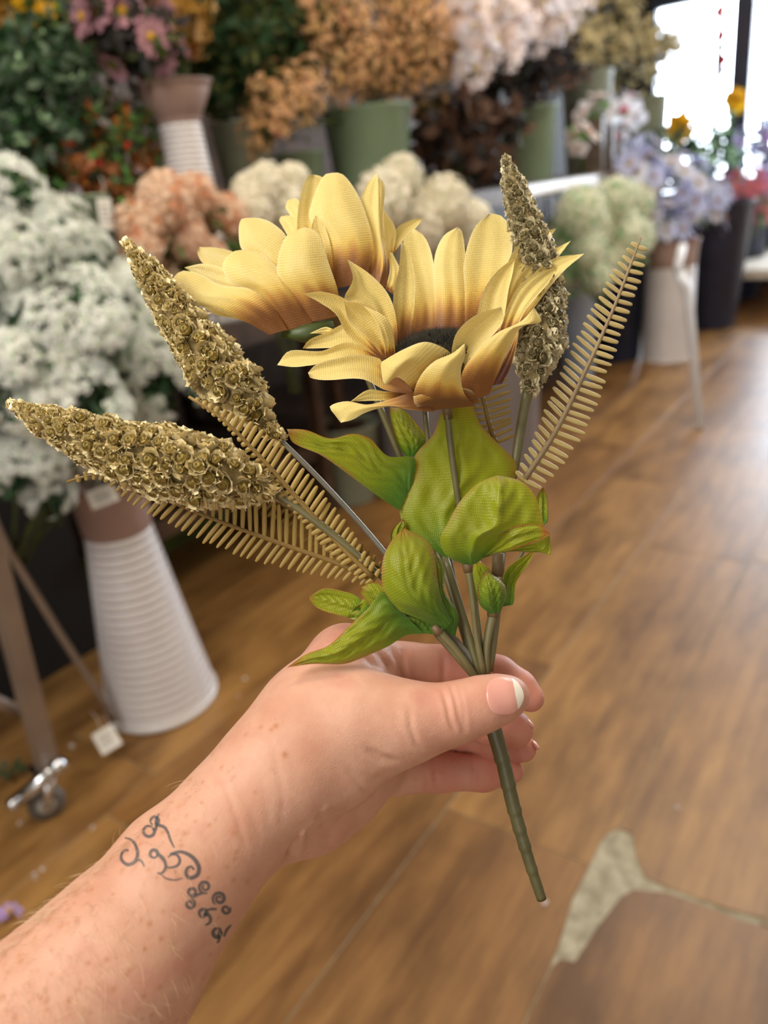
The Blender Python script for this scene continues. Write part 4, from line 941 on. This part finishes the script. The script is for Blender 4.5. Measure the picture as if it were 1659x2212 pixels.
# ------------------------------------------------------------------ the hand and forearm: one continuous skin grown from a distance field
def cp(px, py, dmm): return np.array(((px-CX)/FPX*dmm, -(py-CY)/FPX*dmm, -dmm))     # millimetres, camera-aligned axes
def J(px, py, d, rpx): return (cp(px, py, d), rpx*d/FPX)
VOX = .8
lo = cp(-200, 2480, 255); lo = np.array((-150., -196., -362.)); hi = np.array((76., -42., -212.))
N3 = ((hi-lo)/VOX).astype(int)
gx, gy, gz = [lo[i]+VOX*np.arange(N3[i]) for i in range(3)]
def capsule(F, a, b, k, rng=None):
    (pa, ra), (pb, rb) = a, b
    pad = max(ra, rb)+k+6
    l_ = np.minimum(pa, pb)-pad; h_ = np.maximum(pa, pb)+pad
    i0 = np.clip(((l_-lo)/VOX).astype(int), 0, N3); i1 = np.clip(((h_-lo)/VOX).astype(int)+1, 0, N3)
    if (i1 <= i0).any(): return
    sl = tuple(slice(i0[i], i1[i]) for i in range(3))
    X, Y, Z = gx[sl[0]][:, None, None], gy[sl[1]][None, :, None], gz[sl[2]][None, None, :]
    ba = pb-pa; L2 = float(ba@ba)+1e-9
    t = np.clip(((X-pa[0])*ba[0]+(Y-pa[1])*ba[1]+(Z-pa[2])*ba[2])/L2, 0, 1)
    t2 = t
    d = np.sqrt((X-pa[0]-t*ba[0])**2+(Y-pa[1]-t*ba[1])**2+(Z-pa[2]-t*ba[2])**2)-(ra+(rb-ra)*t2)
    d = d.astype(np.float32); f = F[sl]
    if k > 0:
        h = np.maximum(k-np.abs(f-d), 0)/k; F[sl] = np.minimum(f, d)-h*h*k*.25
    else: F[sl] = np.minimum(f, d)
def chain(F, js, k):
    for a, b in zip(js[:-1], js[1:]): capsule(F, a, b, k)
BIG = np.float32(30)
palm = np.full(N3, BIG, np.float32)
fore = [J(-160,2500,222,262), J(-20,2350,236,228), J(145,2195,250,205), J(255,2078,258,186), J(395,1893,270,150), J(480,1800,277,126), J(545,1735,281,112)]
chain(palm, fore, 6)
# wrist into the thenar side, the heel and the back of the hand
chain(palm, [J(545,1725,284,112), J(640,1640,290,122), J(720,1570,296,112), J(790,1560,291,92), J(870,1562,288,76)], 12)
chain(palm, [J(545,1745,290,105), J(655,1735,302,92), J(740,1690,310,82), J(800,1655,318,66)], 12)
chain(palm, [J(600,1660,292,105), J(680,1540,306,98), J(745,1440,316,72)], 12)
chain(palm, [J(690,1640,312,95), J(770,1560,325,85), J(800,1500,325,64)], 12)
capsule(palm, J(640,1765,292,62), J(690,1770,300,52), 8)
capsule(palm, J(650,1788,287,48), J(715,1765,294,46), 3)
chain(palm, [J(650,1675,283,92), J(740,1655,288,78), J(800,1610,289,74)], 5)
capsule(palm, J(745,1440,316,66), J(800,1500,312,50), 8)
thumb = [J(870,1562,288,76), J(905,1557,287,69), J(960,1546,287,66), J(1002,1534,287,61), J(1045,1520,287,57), J(1085,1508,288,49), J(1105,1502,289,38)]
index = [J(748,1425,318,70), J(800,1430,323,56), J(880,1440,328,50), J(990,1440,326,47), J(1075,1462,322,44), J(1120,1488,319,39), J(1146,1508,317,30)]
middle = [J(800,1500,330,56), J(890,1530,338,42), J(990,1556,338,39), J(1060,1568,330,39), J(1108,1574,322,37), J(1117,1577,321,34)]
ring_ = [J(800,1560,334,54), J(890,1572,346,35), J(990,1585,348,33), J(1070,1600,340,33), J(1130,1617,331,29)]
pinky = [J(790,1660,322,58), J(850,1674,334,42), J(950,1666,342,42), J(1045,1670,341,37), J(1090,1668,333,28), J(1110,1667,330,22)]
total = palm.copy()
tint_src = []
for ch, k in ((thumb, 9), (index, 8), (middle, 7), (ring_, 6), (pinky, 7)):
    f = np.full(N3, BIG, np.float32); chain(f, ch, 3)
    h = np.maximum(k-np.abs(palm-f), 0)/k; c_ = np.minimum(palm, f)-h*h*k*.25
    total = np.minimum(total, c_)
    tint_src.append(ch)
def surface_nets(F):
    Sg = F < 0; n = np.array(F.shape)-1
    cnt = np.zeros(n, np.int8)
    for dx in (0, 1):
        for dy in (0, 1):
            for dz in (0, 1): cnt += Sg[dx:dx+n[0], dy:dy+n[1], dz:dz+n[2]]
    m = (cnt > 0) & (cnt < 8); ijk = np.argwhere(m); idx = -np.ones(n, np.int32); idx[m] = np.arange(len(ijk))
    acc = np.zeros((len(ijk), 3)); num = np.zeros(len(ijk))
    for ax in range(3):
        o1, o2 = [a for a in range(3) if a != ax]
        for a in (0, 1):
            for b_ in (0, 1):
                p0 = ijk.copy(); p0[:, o1] += a; p0[:, o2] += b_; p1 = p0.copy(); p1[:, ax] += 1
                f0 = F[tuple(p0.T)]; f1 = F[tuple(p1.T)]; cr = (f0 < 0) != (f1 < 0)
                t = np.where(cr, f0/(f0-f1+1e-12), 0); q = p0.astype(float); q[:, ax] += t
                acc[cr] += q[cr]; num[cr] += 1
    V = lo+VOX*acc/num[:, None]; Q = []
    for ax in range(3):
        o1, o2 = (ax+1) % 3, (ax+2) % 3
        a = [slice(None)]*3; b_ = [slice(None)]*3; a[ax] = slice(0, -1); b_[ax] = slice(1, None)
        e = np.argwhere(Sg[tuple(a)] != Sg[tuple(b_)])
        e = e[(e[:, o1] > 0) & (e[:, o2] > 0) & (e[:, o1] < n[o1]) & (e[:, o2] < n[o2])]
        def g(d1, d2):
            p = e.copy(); p[:, o1] -= d1; p[:, o2] -= d2; return idx[tuple(p.T)]
        q = np.stack([g(1, 1), g(0, 1), g(0, 0), g(1, 0)], 1)
        fl = ~Sg[tuple(e.T)]; q[fl] = q[fl][:, ::-1]; Q.append(q)
    return V, np.concatenate(Q)
V, Q = surface_nets(total)
keep = np.all(Q >= 0, axis=1); Q = Q[keep]
# vertex normals, light smoothing
E_ = np.concatenate([Q[:, [0, 1]], Q[:, [1, 2]], Q[:, [2, 3]], Q[:, [3, 0]]])
def smooth(V, it, lam=.5):
    for _ in range(it):
        acc = np.zeros_like(V); num = np.zeros(len(V))
        for a, b_ in ((0, 1), (1, 0)):
            for c in range(3): acc[:, c] += np.bincount(E_[:, a], V[E_[:, b_], c], len(V))
            num += np.bincount(E_[:, a], minlength=len(V))
        ok = num > 0; V = V.copy(); V[ok] += lam*(acc[ok]/num[ok, None]-V[ok])
    return V
def normals(V):
    fn = np.cross(V[Q[:, 2]]-V[Q[:, 0]], V[Q[:, 3]]-V[Q[:, 1]]); n = np.zeros_like(V)
    for k in range(4):
        for c in range(3): n[:, c] += np.bincount(Q[:, k], fn[:, c], len(V))
    return n/(np.linalg.norm(n, axis=1)[:, None]+1e-9)
V = smooth(V, 4)
Nn = normals(V)
def proj(V): return np.stack([CX+V[:, 0]/-V[:, 2]*FPX, CY-V[:, 1]/-V[:, 2]*FPX], 1)
def pdist(p, poly):
    best = np.full(len(p), 1e9); global ptap; ptap = np.zeros(len(p)); ns = len(poly)-1
    for si, (a, b_) in enumerate(zip(poly[:-1], poly[1:])):
        a, b_ = np.array(a, float), np.array(b_, float); ab = b_-a
        t = np.clip(((p-a)@ab)/(ab@ab), 0, 1); dd_ = np.linalg.norm(p-a-t[:, None]*ab, axis=1); ptap = np.where(dd_ < best, np.sqrt(np.sin(np.pi*np.clip((si+t)/ns, .004, .996))), ptap); best = np.minimum(best, dd_)
    return best
px = proj(V); facing = np.einsum('ij,ij->i', Nn, -V/np.linalg.norm(V, axis=1)[:, None])
C6 = crop(550, 1300, 2.37); C7 = crop(0, 1500, 2.37)
creases = [   # polyline, depth mm, width px, nearest / farthest distance it applies to
 (C6([(960,440),(985,520),(1000,600),(1030,670)]), 0.80, 5, 270, 300), (C6([(1000,420),(1030,500),(1050,600),(1075,680)]), 0.72, 5, 270, 300), (C6([(1040,420),(1065,520),(1075,600),(1085,660)]), 0.58, 4, 270, 300),
 (C6([(790,540),(800,640),(830,730),(870,770)]), 0.51, 6, 270, 302), (C6([(570,750),(650,800),(740,825)]), 0.87, 8, 270, 310), (C6([(540,880),(620,905),(690,890)]), 0.43, 8, 270, 312),
 (C6([(470,850),(560,920),(640,940)]), 0.36, 8, 270, 312), (C6([(640,560),(720,620),(820,760)]), 0.36, 6, 270, 302), (C6([(700,560),(770,640),(830,700)]), 0.29, 5, 270, 302),
 (C6([(480,880),(560,960),(620,980)]), 0.43, 6, 270, 312),
 (C6([(620,250),(680,330),(690,420)]), 0.72, 6, 295, 325), (C6([(560,280),(620,360),(660,410)]), 0.65, 6, 295, 325), (C6([(690,220),(730,300),(760,400)]), 0.72, 6, 295, 328),
 (C6([(750,240),(765,330),(775,430)]), 0.72, 6, 295, 328), (C6([(960,250),(970,330),(965,420)]), 0.51, 6, 305, 330),
 (C6([(930,800),(925,880),(935,960)]), 0.51, 6, 310, 345), (C6([(1120,800),(1128,880),(1120,960)]), 0.58, 5, 310, 345), (C6([(880,860),(885,930),(880,970)]), 0.43, 6, 310, 345),
 (C6([(340,1110),(420,1080),(500,1040)]), 0.72, 8, 270, 310), (C6([(205,1150),(195,1230),(170,1300)]), 2.90, 9, 270, 310), (C6([(180,1080),(195,1150),(200,1220)]), 1.16, 9, 270, 310), (C6([(310,1040),(320,1090),(360,1115)]), 0.87, 9, 270, 310),
 (C6([(400,1180),(380,1230),(340,1260)]), 0.87, 10, 270, 312),
 (C7([(1080,405),(1150,450),(1180,540),(1215,640),(1250,760),(1265,800)]), .22, 6, 250, 300), (C7([(1360,180),(1410,310),(1440,460),(1450,560),(1440,700)]), .18, 7, 250, 305), (C7([(1250,510),(1300,640),(1340,760)]), .12, 6, 250, 300),
 (C7([(1330,420),(1360,560),(1390,700)]), .1, 6, 250, 300),
]
disp = np.zeros(len(V)); dep = -V[:, 2]
for poly, amp, wd, d0, d1 in creases:
    bx = np.array(poly); m = (facing > .12) & (dep > d0) & (dep < d1) & (px[:, 0] > bx[:, 0].min()-40) & (px[:, 0] < bx[:, 0].max()+40) & (px[:, 1] > bx[:, 1].min()-40) & (px[:, 1] < bx[:, 1].max()+40)
    d = pdist(px[m], poly); disp[m] += ptap*(-amp*np.exp(-(d/wd)**2)+amp*.35*np.exp(-((d-wd*2.1)/(wd*1.1))**2))
def bump3(px_, py_, d, r, amp):
    c = cp(px_, py_, d); q = np.linalg.norm(V-c, axis=1); return amp*np.exp(-(q/r)**2)
disp += bump3(1020, 1490, 278, 9, .5)+bump3(745, 1395, 305, 12, 1.0)
V = V+Nn*disp[:, None]; V = smooth(V, 1, .35); Nn = normals(V); px = proj(V)
# skin colour of its own: fingers and knuckles pinker, plus a pale band over the tendons
tint = np.zeros(len(V))
for ch, gain in zip(tint_src, (.35, 1.0, 1.0, 1.0, .9)):
    for p, r in ch[2:]:
        q = np.linalg.norm(V-p, axis=1); tint = np.maximum(tint, gain*np.exp(-(np.maximum(q-r, 0)/8)**2)*np.clip((p[0]-10)/30+.55, 0, 1))
for X_, Y_, d, r, g in ((1085,1500,276,9,.55), (750,1400,310,14,.8), (690,1740,290,16,.4), (480,1640,262,7,.5), (505,1625,262,5,.4)):
    q = np.linalg.norm(V-cp(X_, Y_, d), axis=1); tint = np.maximum(tint, g*np.exp(-(q/r)**2))
rs = np.random.RandomState(5); frk = np.zeros(len(V))
fm = (dep < 285)
cand = V[(Nn[:, 2] > .1) & (px[:, 0] < 640) & (px[:, 1] > 1500)]
for i in range(520):
    c = cand[rs.randint(len(cand))]; wgt = np.clip((-c[0]-20)/75, .12, 1.0)
    if rs.rand() > wgt: continue
    r = rs.uniform(.4, 1.0); q = np.sum((V-c)**2, axis=1); frk = np.maximum(frk, rs.uniform(.15, .75)*np.exp(-q/(r*r)))
for X_, Y_, d in ((617,1630,282), (597,1568,282)):
    j = np.argmin(np.linalg.norm(px-np.array((X_, Y_)), axis=1)+(facing < 0)*1e4); q = np.sum((V-V[j])**2, axis=1); frk = np.maximum(frk, .9*np.exp(-q/1.2))

t = NT('skin'); va = t.n('ShaderNodeVertexColor', layer_name='skin'); sp = t.n('ShaderNodeSeparateColor'); t.l(va.outputs[0], sp.inputs[0])
tc = t.n('ShaderNodeTexCoord'); nz = t.n('ShaderNodeTexNoise', i_Scale=55, i_Detail=4); t.l(tc.outputs['Object'], nz.inputs[0])
c0 = t.ramp(nz.outputs[0], [(.3, '#ca957c'), (.55, '#d5a58c'), (.75, '#cb917c')])
c1 = t.mix(sp.outputs[0], c0.outputs[0], '#cc7a6a'); c2_ = t.mix(sp.outputs[1], c1, '#b5764a')
t.l(c2_, t.b.inputs['Base Color']); t.b.inputs['Roughness'].default_value = .52; t.b.inputs['Specular IOR Level'].default_value = .35
t.b.inputs['Subsurface Weight'].default_value = .18; t.b.inputs['Subsurface Radius'].default_value = (1, .35, .2); t.b.inputs['Subsurface Scale'].default_value = .004
n2 = t.n('ShaderNodeTexVoronoi', i_Scale=900, feature='DISTANCE_TO_EDGE'); t.l(tc.outputs['Object'], n2.inputs[0])
n3 = t.n('ShaderNodeTexNoise', i_Scale=350, i_Detail=3); t.l(tc.outputs['Object'], n3.inputs[0])
ad = t.n('ShaderNodeMath', operation='ADD'); t.l(n2.outputs['Distance'], ad.inputs[0]); t.l(n3.outputs[0], ad.inputs[1]); t.bump(ad.outputs[0], .22, .0007)
M_skin = t.m
Rn = np.array(ROT); orig = np.array((0, 0, CAMH)); toW = lambda A: (A/1000)@Rn.T+orig
hb = W(300, 2000, .262); hbn = np.array(hb)
me = bpy.data.meshes.new('person'); me.from_pydata((toW(V)-hbn).tolist(), [], Q.tolist()); me.update(); me.materials.append(M_skin)
me.polygons.foreach_set('use_smooth', np.ones(len(Q), bool))
ca = me.color_attributes.new('skin', 'FLOAT_COLOR', 'POINT')
ca.data.foreach_set('color', np.stack([tint*.6, frk, np.zeros(len(V)), np.ones(len(V))], 1).astype(np.float32).ravel())
person = bpy.data.objects.new('person', me); COL.objects.link(person); person.location = hb
tag(person, 'person, only a freckled tattooed left forearm and hand gripping the bouquet stem', 'person')
bv = BVHTree.FromPolygons([tuple(v) for v in toW(V)], [tuple(q) for q in Q.tolist()])
EYE = Vector((0, 0, CAMH))
def onskin(x, y, off=.0):
    r = ray(x, y).normalized(); h = bv.ray_cast(EYE, r)
    if h[0] is None: return None, None
    n = h[1].normalized(); n = -n if n.dot(r) > 0 else n
    return h[0]+n*off, n

# finger nails
M_nail = mat('pink_nail', '#d99384', '#e3a596', 50, .22, spec=.6)
M_nailw = mat('white_nail_tip', '#efe4d2', '#f6eee0', 50, .25, spec=.6)
nl = np.array([(1050,1497),(1053,1478),(1066,1466),(1092,1463),(1112,1470),(1127,1488),(1131,1508),(1122,1528),(1108,1540),(1086,1545),(1066,1540),(1054,1522)], float)
def nail_patch(edge, name, white_from, ax):
    c = edge.mean(0); n = 120; ed = catmull(np.vstack([edge, edge[:1]]), n+1)[:-1]; ax = np.array(ax, float); ax /= np.linalg.norm(ax)
    rings = [0, .2]+[.3+.68*i/26 for i in range(27)]+[1.0]; vs = []; last = None; mb = MB()
    cpnt, cn = onskin(*c)
    for s in rings:
        for e in ed:
            q = c+(e-c)*max(s, .001); h, nn = onskin(*q)
            if h is None or (h-cpnt).length > .0125:
                h = W(q[0], q[1], (ROT.transposed() @ (cpnt-EYE)).z*-1+.0012); nn = cn
            lift = .0006 if s < .98 else .0000
            vs.append(h+nn*lift)
    fs = []; mi = []
    for i in range(len(rings)-1):
        for k in range(n):
            q = c+(ed[k]-c)*rings[i+1]; fs.append((i*n+k, i*n+(k+1) % n, (i+1)*n+(k+1) % n, (i+1)*n+k)); mi.append(1 if (q-c)@ax > white_from else 0)
    mb.add(vs, fs); mb.mi = mi
    return mb.obj(name, [M_nail, M_nailw], person)
nail_patch(nl, 'nail', 23, (1, -.22))['label'] = 'thumb nail with a white free edge'
for (X_, Y_, d, rx) in ((1150,1560,320,1), (1162,1607,329,1)):
    b = MB(); b.ball((0, 0, 0), 1, 0, 14, 8); o = b.obj('nail', M_nail); q = cp(X_, Y_, d); 
    o.matrix_basis = Matrix.Translation(W(X_-6, Y_+2, d/1000)) @ ROT.to_4x4() @ Matrix.Rotation(-.9, 4, 'Z') @ Matrix.Diagonal((.0026, .0011, .0030, 1)); adopt(o, person)

# tattoo: blue-grey ink swirls lying in the skin
M_ink2 = mat('tattoo_ink', '#46565c', '#5d6a6c', 300, .6)
ti = NT('tattoo_ink_soft'); ti.b.inputs['Base Color'].default_value = lin('#40525a'); ti.b.inputs['Roughness'].default_value = .55; ti.b.inputs['Alpha'].default_value = .62
def spiral(cx, cy, r, a0, turns, r1=.25, n=26):
    return [(cx+r*(1-(1-r1)*i/(n-1))*math.cos(a0+turns*2*PI*i/(n-1)), cy+r*(1-(1-r1)*i/(n-1))*math.sin(a0+turns*2*PI*i/(n-1))) for i in range(n)]
strokes = [
 ([(815,612),(800,640),(798,690)]+spiral(762,700,30,-.3,1.05,.8), 9), (spiral(792,648,22,2.0,.9,.9)+[(800,668),(840,680),(858,705),(872,745),(892,785)], 9),
 ([(640,735),(672,745),(698,780),(704,825),(690,858),(655,872),(625,850),(622,820),(640,798),(660,800)], 10), ([(690,850),(720,850),(740,882)], 6),
 (spiral(788,816,20,0,1,.95)+[(815,822),(840,850),(848,885),(828,915),(806,915)], 10), ([(848,885),(880,886),(912,872),(920,845),(905,822),(880,820),(860,835)], 8),
 ([(870,818),(920,806),(965,820),(1000,850),(1018,890),(1008,925),(970,940),(952,918),(958,890),(980,882),(992,898)], 12), ([(822,920),(850,942),(895,950),(935,940)], 5),
 (spiral(1048,985,34,1.2,1.5,.25), 9), (spiral(985,1012,24,1.5,1.1,.5), 9), (spiral(972,1072,28,-1.5,1.3,.3), 9), ([(985,1040),(1010,1025),(1035,1018)], 8),
 (spiral(1122,1045,36,2.2,1.6,.2), 10), (spiral(1156,1100,24,-.5,1.2,.4), 9), (spiral(1040,1118,24,1.5,1.0,.5)+[(1062,1125),(1078,1150),(1068,1172),(1050,1180)], 11), ([(1060,1105),(1085,1098),(1110,1100)], 8),
 (spiral(1112,1222,26,-.8,-1.0,.6)+[(1120,1260),(1108,1270)], 12), ([(1146,1240),(1160,1205),(1182,1180)], 8)]
mb = MB()
for pts, wd in strokes:
    P_ = catmull(C7(pts), max(12, len(pts)*4)); wpx = wd/2.37*.92; vs = []; ok = True; run = []
    for i, p in enumerate(P_):
        tg = P_[min(i+1, len(P_)-1)]-P_[max(i-1, 0)]; tg /= np.linalg.norm(tg)+1e-9; nr = np.array((-tg[1], tg[0]))*wpx*(.45+.55*math.sin(PI*(i+1)/(len(P_)+1)))
        a, _ = onskin(*(p-nr), .00012); c, _ = onskin(*p, .00014); e, _ = onskin(*(p+nr), .00012)
        if a is None or c is None or e is None or (a-e).length > .004:
            if len(run) > 1: mb.add([x for r_ in run for x in r_], [(3*k+q, 3*k+q+1, 3*k+q+4, 3*k+q+3) for k in range(len(run)-1) for q in (0, 1)])
            run = []; continue
        run.append((a, c, e))
    if len(run) > 1: mb.add([x for r_ in run for x in r_], [(3*k+q, 3*k+q+1, 3*k+q+4, 3*k+q+3) for k in range(len(run)-1) for q in (0, 1)])
o = mb.obj('tattoo', ti.m, person); o['label'] = 'blue grey swirl tattoo around the wrist'
# fine pale hairs on the forearm
M_hair = mat('pale_arm_hair', '#e8c9a0', '#f3dcb8', 50, .4, trans=.3)
rh = random.Random(11); mb = MB(); made = 0
while made < 420:
    x, y = rh.uniform(0, 470), rh.uniform(1660, 2212)
    if rh.random() < .35: x = rh.uniform(0, 460); y = 2050-.86*x+rh.uniform(0, 25)
    p, n = onskin(x, y)
    if p is None or rh.random() > (1.05-x/520): continue
    gdir = ROT @ Vector((rh.gauss(.15, .35), rh.gauss(-.55, .3), 0)); gdir = (gdir-n*gdir.dot(n)).normalized(); L = rh.uniform(.003, .0075)
    q = [p+n*(L*.5*math.sin(s*1.5)*.9)+gdir*L*s for s in (0, .35, .7, 1)]
    mb.tube(q, [.00005, .00005, .00004, .00001], 3, 0, False); made += 1
o = mb.obj('arm_hair', M_hair, person); o['kind'] = 'stuff'
